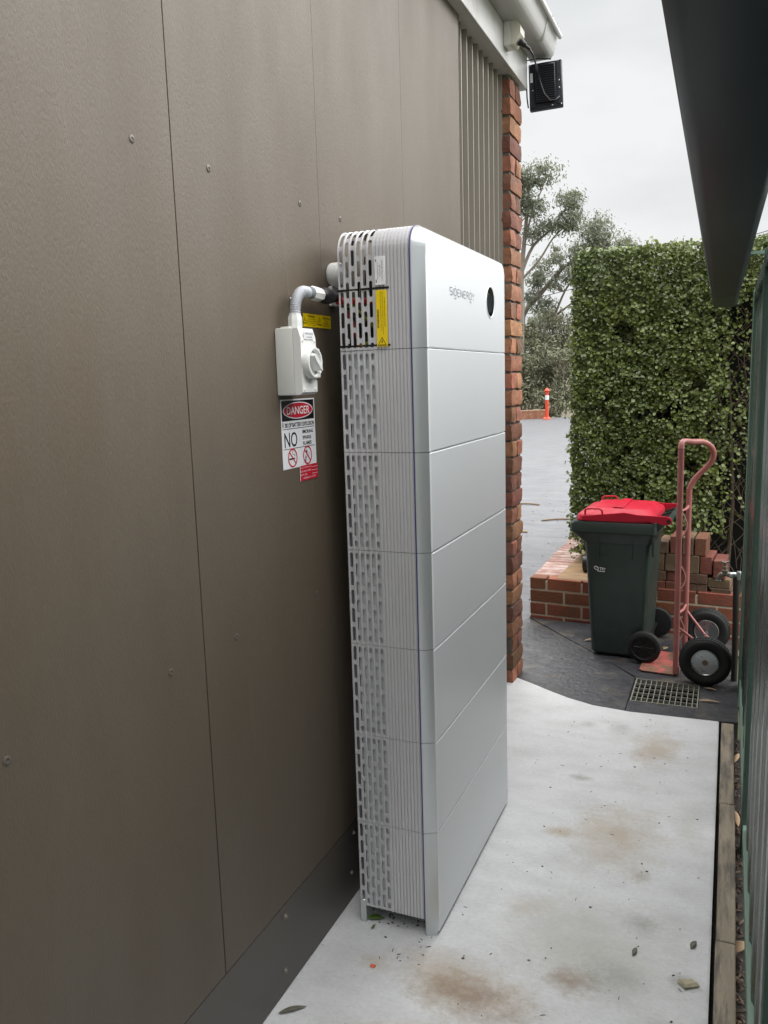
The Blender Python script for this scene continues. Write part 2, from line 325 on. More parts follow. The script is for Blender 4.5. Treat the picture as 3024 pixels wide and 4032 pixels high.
# ================================================================== GARAGE (left wall, pier, eave)
gar = thing('garage', (0, 2, 0), 'taupe sheet-clad garage wall along the alley, with brick pier and white eave', 'building')
b = B(); b.box(-.30, -.03, -4, 3.53, 0, 3.02); b.obj('wall_frame', M_dark, gar)
edges = [-3.54, -2.904, -2.268, -1.632, -.996, -.36, .276, .914, 1.55, 2.18, 2.826]
for a, c in zip(edges[:-1], edges[1:]):
    gp = .0016 if abs(a-.914) < .01 or abs(c-.914) < .01 else .0007
    b = B(); b.box(-.009, 0, a+(.0016 if abs(a-.914) < .01 else .0006), c-(.0016 if abs(c-.914) < .01 else .0006), .246, 3.02, .0006); pn = b.obj('wall_panel', M_wall, gar)
    for z in (1.019, 2.045, 2.9):
        for y in (a+.125, c-.12):
            if c > 2.8 and y > 2.6: continue
            if abs(y-.795) < .02 or abs(y-1.037) < .02 or abs(y-1.443) < .03 or abs(y-1.681) < .03 or abs(y-.396) < .03:
                y = min((.378, .795, 1.039, 1.443, 1.681), key=lambda q: abs(q-y))
            elif not (.2 < y < 2.8): continue
            s = B(); s.lathe([(.0078, 0), (.0078, .0012), (.0060, .0022), (.0034, .0022), (.0030, .0010), (.0001, .0010)], (-.0003, y, z), (1, 0, 0), 12); s.obj('screw', M_screw, pn)
b = B(); b.box(-.012, -.0015, -4, 3.53, 0.002, .2435, .001); sk = b.obj('skirting_board', M_skirt, gar)
for y, z in ((1.19, .209), (1.176, .061), (1.595, .09), (.6, .2), (1.62, .21), (2.4, .2)):
    s = B(); s.lathe([(.008, 0), (.008, .001), (.0052, .0015), (.0050, .006), (.0001, .0063)], (-.0015, y, z), (1, 0, 0), 10); s.obj('bolt', mat('bolt_paint', (.2, .18, .16), .4) if 'bolt_paint' not in bpy.data.materials else bpy.data.materials['bolt_paint'], sk)
# ribbed steel infill
prof = []
y = 2.83
while y < 3.53:
    prof += [(-.030, y), (-.030, y+.058), (-.012, y+.064), (-.012, y+.0745), (-.030, y+.0805)]; y += .0812
b = B(); b.loops([[(x, yy, z) for x, yy in prof] for z in (.244, 3.02)], caps=False, closed=False); b.obj('ribbed_steel_sheet', M_corr, gar, 20)
b = B(); b.box(-.03, .0015, 2.8265, 2.8295, .246, 3.0); b.obj('edge_trim', M_wall, gar)
# brick pier
pier_b = B(); pier_b.box(-.21, .0195, 3.552, 3.758, -.05, 2.99); pier = pier_b.obj('brick_pier', M_dmortar, gar)
def rough_brick(name, lx, ly, lz, seed, amp=.0042, cuts=3):
    bm = bmesh.new(); bmesh.ops.create_cube(bm, size=1); bmesh.ops.subdivide_edges(bm, edges=bm.edges[:], cuts=cuts, use_grid_fill=True)
    for v in bm.verts:
        p = v.co; edge = sum(abs(abs(c)-.5) < .01 for c in p)
        q = Vector((p.x*lx, p.y*ly, p.z*lz))
        nv = noise.noise_vector(q*16+Vector((seed*7.3, seed*3.1, seed))) * amp * 1.5 + noise.noise_vector(q*45+Vector((seed, 2, seed*5)))*amp*.8
        k = {1: 0, 2: .06, 3: .10}.get(edge, 0)
        s = Vector((p.x*lx*(1-(k*.07/lx if abs(abs(p.x)-.5) < .01 else 0)), p.y*ly*(1-(k*.07/ly if abs(abs(p.y)-.5) < .01 else 0)), p.z*lz*(1-(k*.07/lz if abs(abs(p.z)-.5) < .01 else 0))))
        v.co = s+nv
    me = bpy.data.meshes.new(name); bm.to_mesh(me); bm.free(); me.materials.append(M_brick); me.shade_smooth(); me.set_sharp_from_angle(angle=R(38)); return me
STR = [rough_brick('pier_stretcher', .105, .222, .077, k) for k in range(9)]
HED = [rough_brick('pier_header', .222, .105, .077, k+20) for k in range(9)]
def inst(name, me, loc, parent, rot=(0, 0, 0)):
    o = bpy.data.objects.new(name, me); COL.objects.link(o); o.parent = parent; o.location = loc; o.rotation_euler = rot; return o
z = -.012; i = 0
while z+.08 < 3.0:
    jx = random.uniform(-.0015, .0015)
    if i % 2: inst('brick', STR[i % 9], (-.022+jx, 3.655+random.uniform(-.0015, .0015), z+.043), pier, (0, random.choice((0, math.pi)), random.uniform(-.008, .008)))
    else:
        for k, yy in enumerate((3.5985, 3.711)): inst('brick', HED[(i+k*4) % 9], (-.081+jx+random.uniform(-.0015, .0015), yy+random.uniform(-.003, .003), z+.043), pier, (random.choice((0, math.pi)), 0, random.uniform(-.008, .008)))
    z += .0856; i += 1
# eave
b = B(); b.box(-.06, .047, -4, 3.815, 2.995, 3.16, .002); b.obj('fascia_board', M_white, gar)
gp = [(.048, 3.30), (.048, 3.148), (.052, 3.143), (.138, 3.143), (.155, 3.149), (.167, 3.164), (.174, 3.188), (.182, 3.222), (.186, 3.243), (.196, 3.250), (.205, 3.246), (.207, 3.234), (.200, 3.225), (.190, 3.228)]
b = B(); b.loops([[(x, y, z) for x, z in gp] for y in (-4, 3.875)], caps=False, closed=False)
gut = b.obj('eave_gutter', M_white, gar, 50); sm = gut.modifiers.new('s', 'SOLIDIFY'); sm.thickness = .0015; sm.offset = 0
b = B(); b.prism([(x, z) for x, z in gp[:10]]+[(.19, 3.30)], lambda x, z: (x, 3.873, z), lambda x, z: (x, 3.879, z)); b.obj('stop_end', M_white, gut)
gp2 = [(x+.003*(1 if x > .1 else 0), z-.004) for x, z in gp[3:11]]
b = B(); b.loops([[(x, y, z) for x, z in gp2] for y in (3.62, 3.645)], caps=False, closed=False); b.obj('gutter_joiner', M_white, gut)
b = B(); b.loops([[(.05, -4, 3.27), (.05, 3.88, 3.27), (.05, 3.88, 3.29), (.05, -4, 3.29)], [(-3, -4, 4.0), (-3, 3.88, 4.0), (-3, 3.88, 4.02), (-3, -4, 4.02)]]); b.obj('roof', M_corr, gar)
b = B(); b.box(-.50, -.045, 3.535, 3.78, 0, 3.0); b.box(-4, -.5, 3.5, 3.7, 0, 3.4); b.obj('front_wall', M_dmortar, gar)

# ================================================================== BATTERY TOWER
X0, X1, YS, YC, YE = .0687, .3085, 1.5091, 1.5266, 2.319
ZB = .0526; H = .27; YF = YE+(YC-YS); TOP = 1.985; RR = .062; ZS = ZB+6*H
tower = thing('battery_tower', (.19, 1.9, 0), 'tall pale silver stacked home battery tower standing on the concrete beside the wall', 'battery')
def pth(s, z0):            # arclength path: up the near side, over the rounded shoulder, across the top
    l1 = TOP-RR-z0
    if s <= l1: return (YS, z0+s, -1, 0)
    a = (s-l1)/RR
    if a <= math.pi/2: return (YS+RR-RR*math.cos(a), TOP-RR+RR*math.sin(a), -math.cos(a), math.sin(a))
    d = s-l1-RR*math.pi/2; lt = YF-YS-2*RR
    if d <= lt: return (YS+RR+d, TOP, 0, 1)
    a = (d-lt)/RR
    if a <= math.pi/2: return (YF-RR+RR*math.sin(a), TOP-RR+RR*math.cos(a), math.sin(a), math.cos(a))
    d2 = d-lt-RR*math.pi/2; return (YF, TOP-RR-d2, 1, 0)
def P3d(x, nin, s, z0):
    y, z, ny, nz_ = pth(s, z0); return (x, y-ny*nin, z-nz_*nin)
PIT = .0166; COLS = [.0772+PIT*k for k in range(6)]; XR = COLS[-1]+PIT/2
def ssamples(a, b, z0, step=.02):
    l1 = TOP-RR-z0; out_ = {round(a, 5), round(b, 5)}
    for q in np.linspace(l1, l1+RR*math.pi/2, 9):
        if a < q < b: out_.add(round(float(q), 5))
    lt = l1+RR*math.pi/2+YF-YS-2*RR
    for q in np.linspace(lt, lt+RR*math.pi/2, 7):
        if a < q < b: out_.add(round(float(q), 5))
    return sorted(out_)
def slotted(cols, ranges, slots, z0, V, F):
    """columns of round-ended slots between fine ridges; ranges: pieces of arclength; slots(k): list of (s0,s1)"""
    hw = .0046
    for k, c in enumerate(cols):
        sl = slots(k)
        for (a, b_) in ranges:
            S = set(ssamples(a, b_, z0))
            for (p, q) in sl:
                for f_ in (0, .12, .4, 1):
                    for v in (p+f_*hw, q-f_*hw):
                        if a < v < b_: S.add(round(v, 5))
            S = sorted(S); rows = []
            def half(s):
                for (p, q) in sl:
                    if p-1e-6 <= s <= q+1e-6:
                        e = min(s-p, q-s)
                        return hw if e >= hw else math.sqrt(max(0, hw*hw-(hw-e)**2))
                return -1
            for s in S:
                h = max(half(s), 0); st = [(c-PIT/2, 0), (c-PIT/2+.0012, 0), (c-PIT/2+.0018, .0022), (c-h, .0022), (c+h, .0022), (c+PIT/2-.0018, .0022), (c+PIT/2-.0012, 0), (c+PIT/2, 0)]
                rows.append(len(V)); V += [P3d(x, nn, s, z0) for x, nn in st]
            for i in range(len(S)-1):
                mid = (S[i]+S[i+1])/2; hole = half(mid) > 0
                for j in range(7):
                    if hole and j == 3: continue
                    F.append((rows[i]+j, rows[i]+j+1, rows[i+1]+j+1, rows[i+1]+j))
RIBS = []
NR = 10; rw = (.2685-XR)/NR
def ribprof(xa, xb):
    o = []
    for k in range(NR):
        x = XR+k*rw
        if x+rw <= xa+1e-6 or x >= xb-1e-6: continue
        o += [(x+.0004, 0), (x+rw-.0032, .0004), (x+rw-.0024, .0030), (x+rw-.0004, .0030)]
    return o
def sweep(prof, S, z0, V, F):
    n = len(prof); rows = []
    for s in S: rows.append(len(V)); V += [P3d(x, nn, s, z0) for x, nn in prof]
    for i in range(len(S)-1):
        for j in range(n-1): F.append((rows[i]+j, rows[i]+j+1, rows[i+1]+j+1, rows[i+1]+j))
def module_slots(h):
    e = .0075; Lf = (h-2*e-4*.0115)/5
    def f(k):
        if k % 2 == 0: return [(e+i*(Lf+.0115), e+i*(Lf+.0115)+Lf) for i in range(5)]
        sh = .0185; rest = (h-2*e-2*sh-5*.0115)/4
        o = [(e, e+sh)]; s = e+sh+.0115
        for i in range(4): o.append((s, s+rest)); s += rest+.0115
        o.append((s, s+sh)); return o
    return f
def solid(o, t=.0015):
    m = o.modifiers.new('solid', 'SOLIDIFY'); m.thickness = t; m.offset = -1; return o
def tidy(V, F, name, m, parent, sm=25):
    bm = bmesh.new(); vs = [bm.verts.new(v) for v in V]
    for f in F: bm.faces.new([vs[i] for i in f])
    bmesh.ops.remove_doubles(bm, verts=bm.verts[:], dist=1e-6); bmesh.ops.recalc_face_normals(bm, faces=bm.faces[:])
    # outward: compare with centre of the tower
    c = Vector((.2, 1.92, .9)); s_ = sum((f.normal.dot(f.calc_center_median()-c))*f.calc_area() for f in bm.faces)
    if s_ < 0: bmesh.ops.reverse_faces(bm, faces=bm.faces[:])
    me = bpy.data.meshes.new(name); bm.to_mesh(me); bm.free(); return link(name, me, m, parent, sm)
def front_poly(z0, z1, rnd):
    yc2 = YE
    if not rnd: return [(YC, z0), (yc2, z0), (yc2, z1), (YC, z1)]
    r = RR-(YC-YS); p = [(YC, z0), (yc2, z0)]
    p += [(yc2-r+r*math.cos(a), z1-r+r*math.sin(a)) for a in np.linspace(0, math.pi/2, 7)]
    p += [(YC+r-r*math.sin(a), z1-r+r*math.cos(a)) for a in np.linspace(0, math.pi/2, 7)]
    return p
def front_panel(parent, z0, z1, rnd, m=M_front):
    # flat face with a softly folded margin at the near and far edge and an eased rim
    po = front_poly(z0, z1, rnd); cy, cz = (YC+YE)/2, (z0+z1)/2
    def inset(d, dz):
        o = []
        for y, z in po:
            yy = min(max(y, YC+d), YE-d); zz = min(max(z, z0+dz), z1-dz)
            if rnd and z > z1-.05:
                zz = z-dz if abs(y-cy) < (YE-YC)/2-.045 else z-dz*.7
            o.append((yy, zz))
        return o
    rings = [[(X1-.012, y, z) for y, z in po], [(X1-.0028, y, z) for y, z in po], [(X1, y, z) for y, z in inset(.0022, .0028)]]
    rings.append([(X1+.0021, y, z) for y, z in inset(.047, .0030)])
    b = B(); b.loops(rings); fo_ = b.obj('front_panel', m, parent, 1)
    zt = z1-(RR if rnd else .0029)
    b = B(); b.loops([[(x, y, z) for x, y in ((X1-.0030, YC-.0009), (X1-.0012, YC-.0004), (X1+.0006, YC+.0030), (X1+.0009, YC+.0062), (X1-.0030, YC+.0062))] for z in (z0+.0006, zt)]); b.obj('edge_glint', M_glint, fo_)  # added white strip, paints the highlight along the panel's near edge
    return fo_
SEAM = .0007
for k in range(6):
    z0, z1 = ZB+k*H, ZB+(k+1)*H
    mod = B(); mod.box(.088, .296, YS+.0115, YF-.0095, z0+.004, z1-.004); mod.box(.072, .088, YS+.06, YF-.06, z0+.004, z1-.004); mod = mod.obj('battery_module', M_core, tower)
    V, F = [], []; zz = z0+SEAM; h = H-2*SEAM
    slotted(COLS, [(0, h)], module_slots(h), zz, V, F); sweep([(XR, 0)]+ribprof(XR, .27)+[(.2687, .001)], [0, h], zz, V, F)
    solid(tidy(V, F, 'vented_side', M_sil, mod, 0))
    b = B(); b.box(.2688, .2720, YS-.0006, YS+.006, zz, zz+h); b.obj('trim_strip', M_blue, mod)
    b = B(); b.loops([[(x, y, z) for x, y in ((.2722, YS), (.2760, YS), (X1-.0012, YC-.0008), (X1-.0012, YC+.012), (.2722, YC+.012))] for z in (zz, zz+h)]); b.obj('corner_panel', M_corner, mod)
    front_panel(mod, zz, zz+h, False)
    b = B(); b.box(X0, X1-.012, YF-.009, YF, zz, zz+h, .001); b.obj('far_side', M_sil, mod)
# back plate edge
b = B(); b.box(X0-.003, X0+.0006, YS+.004, YF, ZB, ZS); b.obj('back_plate', M_sil, tower)
# controller on top
ctl = B(); ctl.box(.17, .290, YS+.05, YF-.05, ZS+.004, TOP-.05); ctl.box(.075, .17, YS+.16, YF-.05, ZS+.004, TOP-.05); ctl = ctl.obj('controller_module', M_black, tower)
z0 = ZS+SEAM; l1 = TOP-RR-z0; Lfull = l1*2+RR*math.pi+(YF-YS-2*RR); arc = RR*math.pi/2
def ctl_slots(k):
    o = []; Lf = .041; gapp = .0115; s = .006 if k % 2 == 0 else .006-.0265+.0
    if k % 2: o.append((.006, .0185)); s = .006+.0125+gapp
    while s+Lf < l1+arc*.95: o.append((s, s+Lf)); s += Lf+gapp
    if k % 2 == 0 and s+.015 < l1+arc: o.append((s, s+.015))
    return o
CUT0, CUT1 = 1.684-z0, 1.829-z0; cg = .0028
V, F = [], []
slotted(COLS, [(0, CUT0-cg), (CUT1+cg, Lfull)], ctl_slots, z0, V, F)
sweep([(XR, 0)]+ribprof(XR, XR+4*rw), [s for s in [0, CUT0-cg]], z0, V, F)
sweep([(XR, 0)]+ribprof(XR, XR+4*rw), [CUT1+cg]+ssamples(CUT1+cg+1e-4, Lfull, z0), z0, V, F)
sweep(ribprof(XR+4*rw, .27)+[(.2687, .001)], ssamples(0, Lfull, z0), z0, V, F)
solid(tidy(V, F, 'vented_side', M_sil, ctl, 0))
V, F = [], []
slotted(COLS, [(CUT0+cg, CUT1-cg)], ctl_slots, z0, V, F); sweep([(XR, 0)]+ribprof(XR, XR+4*rw), [CUT0+cg, CUT1-cg], z0, V, F)
cov = solid(tidy(V, F, 'terminal_cover', M_sil, ctl, 0))
V, F = [], []; sweep([(.2688, .006), (.2688, -.0006), (.2720, -.0006), (.2720, .006)], ssamples(0, Lfull, z0), z0, V, F); tidy(V, F, 'trim_strip', M_blue, ctl)
V, F = [], []; sweep([(.2722, .0295), (.2722, 0), (.2760, 0), (X1-.0012, YC-.0008-YS), (X1-.0012, .0295)], ssamples(0, Lfull, z0), z0, V, F); tidy(V, F, 'corner_panel', M_corner, ctl, 30)
fp = front_panel(ctl, z0, TOP-(YC-YS), True)
# lens window and wordmark on the controller front
b = B(); b.lathe([(.0505, 0), (.0505, .0018), (.049, .0030), (.0465, .0026), (.0440, -.002)], (X1+.0008, 2.128, 1.8305), (1, 0, 0), 36); b.obj('lens_ring', M_front, ctl)
b = B(); b.lathe([(.0475, 0), (.0475, .0012), (.001, .0016)], (X1+.0012, 2.128, 1.8305), (1, 0, 0), 36); b.obj('lens', M_blackgl, ctl)
b = B(); b.lathe([(.031, 0), (.031, .0016), (.027, .0012), (.001, .0006)], (X1+.0021, 2.115, 1.8265), (1, 0, 0), 30); b.obj('inner_lens', mat('lens_glass', (.02, .025, .028), .05, var=0), ctl)
def logo():
    P = []; u = 0; w, hgt, t = .0205, .024, .0026
    def seg(pts, o):
        for a, c in zip(pts[:-1], pts[1:]): P.append(bar(o+a[0]*w, a[1]*hgt, o+c[0]*w, c[1]*hgt, t))
    S_ = [(1, 1), (0, 1), (0, .5), (1, .5), (1, 0), (0, 0)]; E1 = [(1, 1), (.1, 1), (0, .85), (0, .15), (.1, 0), (1, 0)]; E2 = [(0, .5), (.9, .5)]
    Gs = [(.8, 1), (.2, 1), (0, .8), (0, .2), (.2, 0), (.8, 0), (1, .2), (1, .8), (.8, 1)]
    for ch, adv in (('S', .030), ('I', .010), ('G', .030), ('E', .030), ('N', .030), ('E', .030), ('R', .030), ('G', .030), ('Y', .03)):
        if ch == 'S': seg(S_, u)
        elif ch == 'I': seg([(0, 0), (0, 1)], u)
        elif ch == 'G':
            seg(Gs, u); seg([(.1, -.28), (.35, -.45), (.65, -.45), (.9, -.28)], u); P.append(rect(u+.42*w, 1.28*hgt, u+.60*w, 1.42*hgt))
        elif ch == 'E': seg(E1, u); seg(E2, u)
        elif ch == 'N': seg([(0, 0), (0, 1), (1, 0), (1, 1)], u)
        elif ch == 'R': seg([(0, 0), (0, 1), (.8, 1), (1, .8), (.8, .5), (.1, .5)], u); seg([(.5, .5), (1, 0)], u)
        elif ch == 'Y': seg([(0, 1), (.5, .55), (1, 1)], u); seg([(.5, .2), (.5, -.1)], u)
        u += adv
    return P
lg = logo(); Ltot = .25-.0095
flat('wordmark', [[(q[0]*.235/.2405, q[1]*.80) for q in p] for p in lg], wallM(X1+.0030, 1.711, 1.8215), mat('silver_print', (.24, .25, .28), .4, var=0), ctl)
# clips of the terminal cover
for q in [(.0655, .096, YS-.0012, YS+.004, zc-.0024, zc+.0024) for zc in (1.684, 1.829)]+[(.134, .2125, YS-.0012, YS+.004, zc-.0024, zc+.0024) for zc in (1.684, 1.829)]+[(.0962, .0990, YS+.0005, YS+.004, 1.684, 1.705), (.1312, .1338, YS+.0005, YS+.004, 1.805, 1.829)]:
    b = B(); b.box(*q); b.obj('cable_tie', M_black, ctl)
b = B(); b.tube([(.045, 1.548, 1.806), (.075, 1.545, 1.805), (.12, 1.542, 1.802), (.168, 1.545, 1.800), (.19, 1.57, 1.795)], .0085, 10); b.obj('red_cable', M_redc, ctl)
for j, (pts, m_) in enumerate([([(.06, 1.56, 1.79), (.10, 1.55, 1.785), (.125, 1.54, 1.74), (.14, 1.54, 1.70), (.15, 1.55, 1.675)], M_black), ([(.06, 1.56, 1.792), (.095, 1.545, 1.79), (.13, 1.54, 1.76), (.165, 1.54, 1.72), (.16, 1.55, 1.68)], M_orc),
        ([(.06, 1.565, 1.78), (.085, 1.55, 1.76), (.10, 1.545, 1.71), (.115, 1.55, 1.675)], M_redc), ([(.06, 1.57, 1.775), (.10, 1.56, 1.75), (.118, 1.55, 1.70), (.13, 1.55, 1.67)], M_black), ([(.09, 1.56, 1.96), (.095, 1.55, 1.90), (.11, 1.545, 1.85), (.10, 1.55, 1.80)], M_black), ([(.15, 1.54, 1.70), (.135, 1.535, 1.692), (.115, 1.54, 1.688)], M_orc)]):
    b = B(); b.tube(pts, .0036 if m_ is not M_black else .005, 8); b.obj('wire', m_, ctl)
# plates riveted to the side
b = B(); b.box(.1765, .2062, YS-.0045, YS-.0012, 1.680, 1.823, .0004); lab = b.obj('warning_plate', M_yel, ctl); lab['label'] = 'yellow warning plate with lightning triangle'
YP = YS-.0047; MV = sideVM(.1913, YP, 1.7515)
lettering([('WARNING', -.001, .0095, .048, .0060, .03), ('PV ARRAY D.C. ISOLATORS AND BATTERY SYSTEM', .019, .0015, .098, .0028, .0), ('ISOLATORS DO NOT DE-ENERGIZE THE PV ARRAY, BATTERY', .0145, -.0040, .108, .0028, .0), ('SYSTEM OR ARRAY/SYSTEM CABLINGS', .016, -.0095, .075, .0028, 0)], MV, M_blk, lab)
tri = lambda s, cx, cy: [(cx-s*.58, cy-s*.42), (cx+s*.58, cy-s*.42), (cx, cy+s*.62)]
MS = sideM(.1913, YP, 1.7515)
def warn_tri(cx, cy, s, M_, parent, off=.0003, Myel=None):
    N_ = M_ @ Matrix.Translation((0, 0, off)); flat('warning_triangle', [tri(s, cx, cy)], M_, M_blk, parent); flat('triangle_field', [tri(s*.74, cx, cy+s*.01)], N_, Myel or M_yel, parent)
    flat('lightning_bolt', [[(cx+s*.06, cy+s*.30), (cx-s*.12, cy+s*.0), (cx-s*.01, cy+s*.01), (cx-s*.05, cy-s*.24), (cx+s*.13, cy+s*.08), (cx+s*.02, cy+s*.07), (cx+s*.12, cy+s*.28)]], N_ @ Matrix.Translation((0, 0, off)), M_blk, parent)
warn_tri(.0, -.0600, .0215, MS, lab)
b = B(); b.box(.1755, .2035, YS-.0045, YS-.0012, 1.836, 1.907, .0004); lab = b.obj('isolator_location_plate', M_wpr, ctl); lab['label'] = 'small white plate with engraved text'
lettering([('PV ARRAY D.C.', .0, .0052, .042, .0036, 0), ('ISOLATOR', .0, -.0008, .029, .0036, 0), ('LOCATED BEHIND', .0, -.0068, .050, .0036, 0)], sideVM(.1895, YP, 1.8715), M_grey, lab)
b = B(); b.box(.1785, .1805, YP-.0002, YP+.001, 1.8425, 1.8495); b.box(.1785, .1805, YP-.0002, YP+.001, 1.8935, 1.9005); b.obj('rivet_slot', M_blk, lab)
# base: corner feet and front skirt
base = B(); base.box(.29, X1-.001, YC+.002, YE, .012, ZB-.001, .001); base = base.obj('base_skirt', M_front, tower)
for yy0, yy1, sgn in ((YS, YS+.05, 1), (YF-.05, YF, -1)):
    b = B(); b.prism([(.2722, 0), (.2755, -.0001)] and [(.2722, yy0), (.276, yy0), (X1-.001, yy0+.0175), (X1-.001, yy1), (.2722, yy1)], lambda x, y: (x if x < .29 else x-.006, y+(.004 if y < yy0+.01 and sgn > 0 else 0), 0), lambda x, y: (x, y, ZB+.004)); b.obj('foot', M_corner, base)
    b = B(); b.box(X0-.003, X0+.016, yy0-.001, yy1, 0, ZB+.020, .002); b.obj('foot', M_corner, base)
    

# ================================================================== ISOLATOR, CONDUIT, SIGNS ON THE WALL
iso = thing('isolator_switch', (.0, 1.32, 1.563), 'grey-white isolator switch box with rotary handle mounted on the taupe wall', 'switch')
b = B(); b.box(.001, .0505, 1.280, 1.3605, 1.563, 1.7255, .004, seg=2); b.obj('back_box', M_iso, iso, 30)
b = B(); b.prism([(.0510, 1.5640), (.0640, 1.5640), (.0715, 1.5700), (.0715, 1.7000), (.0640, 1.7245), (.0510, 1.7245)], lambda x, z: (x, 1.2808, z), lambda x, z: (x, 1.3597, z)); cv = b.obj('cover', M_iso2, iso, 30)
b = B(); b.box(.0002, .0025, 1.292, 1.3695, 1.566, 1.715); b.obj('mounting_plate', M_wpr, iso)
b = B(); b.box(.0716, .0800, 1.338, 1.3655, 1.603, 1.676, .003); b.obj('padlock_tab', M_iso2, iso)
b = B(); b.lathe([(.0385, 0), (.0385, .0165), (.0365, .0195), (.0320, .0195), (.0300, .0170), (.0300, .0080), (.001, .0080)], (.0714, 1.3185, 1.641), (1, 0, 0), 40); kn = b.obj('knob_ring', M_iso2, iso)
hd = Matrix.Translation((.0795, 1.3185, 1.641)) @ Matrix.Rotation(R(45), 4, 'X')
b = B(); b.prism([(-.0285, -.0055), (-.022, -.010), (.022, -.008), (.0300, 0), (.022, .008), (-.022, .010), (-.0285, .0055)], lambda y, z: hd @ Vector((0, z*.95, -y)), lambda y, z: hd @ Vector((.0205, z*.55, -y*.92))); b.obj('handle', M_iso2, kn, 30)
for y, z in ((1.290, 1.576), (1.350, 1.576), (1.290, 1.694), (1.351, 1.694)):
    b = B(); b.lathe([(.0036, 0), (.0036, .0015), (.0015, .0026)], (.0712, y, z), (1, 0, 0), 10); b.obj('cover_screw', M_wpr, cv)
b = B(); b.box(.0712, .0735, 1.2965, 1.3455, 1.6975, 1.7165, .0004, M=None); ip = b.obj('name_plate', M_wpr, cv); 
lettering([('BATTERY INVERTER', 0, .0040, .042, .0042, 0), ('A.C. ISOLATOR', 0, -.0042, .031, .0042, 0)], wallM(.0738, 1.321, 1.707), M_grey, ip)
b = B(); b.box(.0130, .0385, 1.289, 1.315, 1.7255, 1.729, .001); b.obj('entry_plug', M_iso, iso)
lettering([('OFF', 0, .026, .012, .005, 0), ('ON', 0, -.026, .008, .005, 0)], wallM(.0802, 1.352, 1.641), M_grey, iso)
cnd = thing('cable_conduit', (.045, 1.31, 1.7255), 'grey corrugated conduit bending from isolator box to battery tower', 'conduit')
cl = [(1.3165, 1.735), (1.3165, 1.765), (1.3190, 1.783), (1.328, 1.800), (1.342, 1.812), (1.360, 1.8175), (1.385, 1.8170)]
def dense(pl, n):
    P = [Vector((0, a, c)) for a, c in pl]; d = [0]
    for a, c in zip(P[:-1], P[1:]): d.append(d[-1]+(c-a).length)
    o = []
    for t in np.linspace(0, d[-1], n):
        i = max(k for k in range(len(d)) if d[k] <= t+1e-9); i = min(i, len(P)-2); u = (t-d[i])/(d[i+1]-d[i])
        p0, p1, p2, p3 = P[max(i-1, 0)], P[i], P[i+1], P[min(i+2, len(P)-1)]
        o.append(.5*((2*p1)+(-p0+p2)*u+(2*p0-5*p1+4*p2-p3)*u*u+(-p0+3*p1-3*p2+p3)*u**3))
    return o
pts = [(.040+.004*(i/140), p.y, p.z) for i, p in enumerate(dense(cl, 140))]
b = B(); b.tube(pts, [.0138 if (i % 4) < 2 else .0120 for i in range(140)], 16); b.obj('corrugated_tube', M_cond, cnd, 60)
b = B(); b.lathe([(.0165, 0), (.0180, .004), (.0180, .026), (.0150, .032), (.0150, .036)], (.040, 1.3165, 1.7255), (0, 0, 1), 8); b.obj('lower_gland', M_iso2, cnd)
b = B(); b.lathe([(.0150, 0), (.0155, .014), (.0155, .016)], (.044, 1.383, 1.817), (0, 1, -.01), 16); b.obj('sleeve', mat('clear_sleeve', (.22, .25, .26), .25), cnd)
b = B(); b.lathe([(.0150, 0), (.0185, .008), (.0185, .040), (.0160, .052), (.0160, .056)], (.044, 1.398, 1.817), (0, 1, -.02), 8); b.obj('white_gland', M_iso2, cnd)
b = B(); b.lathe([(.0165, 0), (.0210, .010), (.0210, .036), (.0165, .048), (.0120, .075)], (.045, 1.452, 1.8155), (.1, 1, -.02), 10); b.obj('black_gland', M_black, cnd)
b = B(); b.tube([(.053, 1.52, 1.812), (.060, 1.54, 1.808), (.075, 1.548, 1.805)], .0085, 8); b.obj('cable_tail', M_redc, cnd)
b = B(); b.box(.001, .003, 1.366, 1.382, 1.766, 1.806, .001); b.box(.003, .030, 1.366, 1.382, 1.801, 1.804); b.lathe([(.005, 0), (.005, .003), (.002, .005)], (.003, 1.374, 1.778), (1, 0, 0), 10); b.obj('saddle_clip', M_galv, cnd)
cap = thing('round_isolator_knob', (0, 1.60, 1.88), 'round white wall fitting half hidden behind the battery tower', 'fitting')
b = B(); b.lathe([(.030, 0), (.033, .006), (.033, .026), (.029, .034), (.001, .035)], (.001, 1.607, 1.884), (1, 0, 0), 30); b.obj('cap', M_iso2, cap)
b = B(); b.box(.001, .012, 1.585, 1.63, 1.80, 1.853, .002); b.obj('stem', M_iso2, cap)
# yellow stickers
st = pyd('arc_flash_sticker', [(.0008, 1.432, 1.738), (.0008, 1.512, 1.738), (.0008, 1.512, 1.772), (.0008, 1.432, 1.772)], [(0, 1, 2, 3)], M_yel); tag(st, 'yellow warning sticker directly above the isolator box, arc flash text', 'sticker', 'yellow warning stickers')
WM = wallM(.0011, 1.472, 1.755)
lettering([('WARNING', .006, .0105, .040, .0062, .01), ('ARC FLASH HAZARD', .008, .0030, .046, .0032, 0), ('ARC FLASH HAZARD APPROPRIATE', .008, -.0022, .060, .0030, 0), ('PPE AND TOOLS REQUIRED WHILE', .008, -.0074, .060, .0030, 0), ('WORKING ON THIS EQUIPMENT', .008, -.0124, .054, .0030, 0)], WM, M_blk, st)
warn_tri(-.031, -.002, .017, WM, st, .0002)
st = pyd('load_warning_sticker', [(.0009, 1.5128, 1.738), (.0009, 1.593, 1.738), (.0009, 1.593, 1.772), (.0009, 1.5128, 1.772)], [(0, 1, 2, 3)], M_yel); tag(st, 'yellow warning sticker nearest the battery tower, do not disconnect under load', 'sticker', 'yellow warning stickers')
WM = wallM(.0012, 1.553, 1.755)
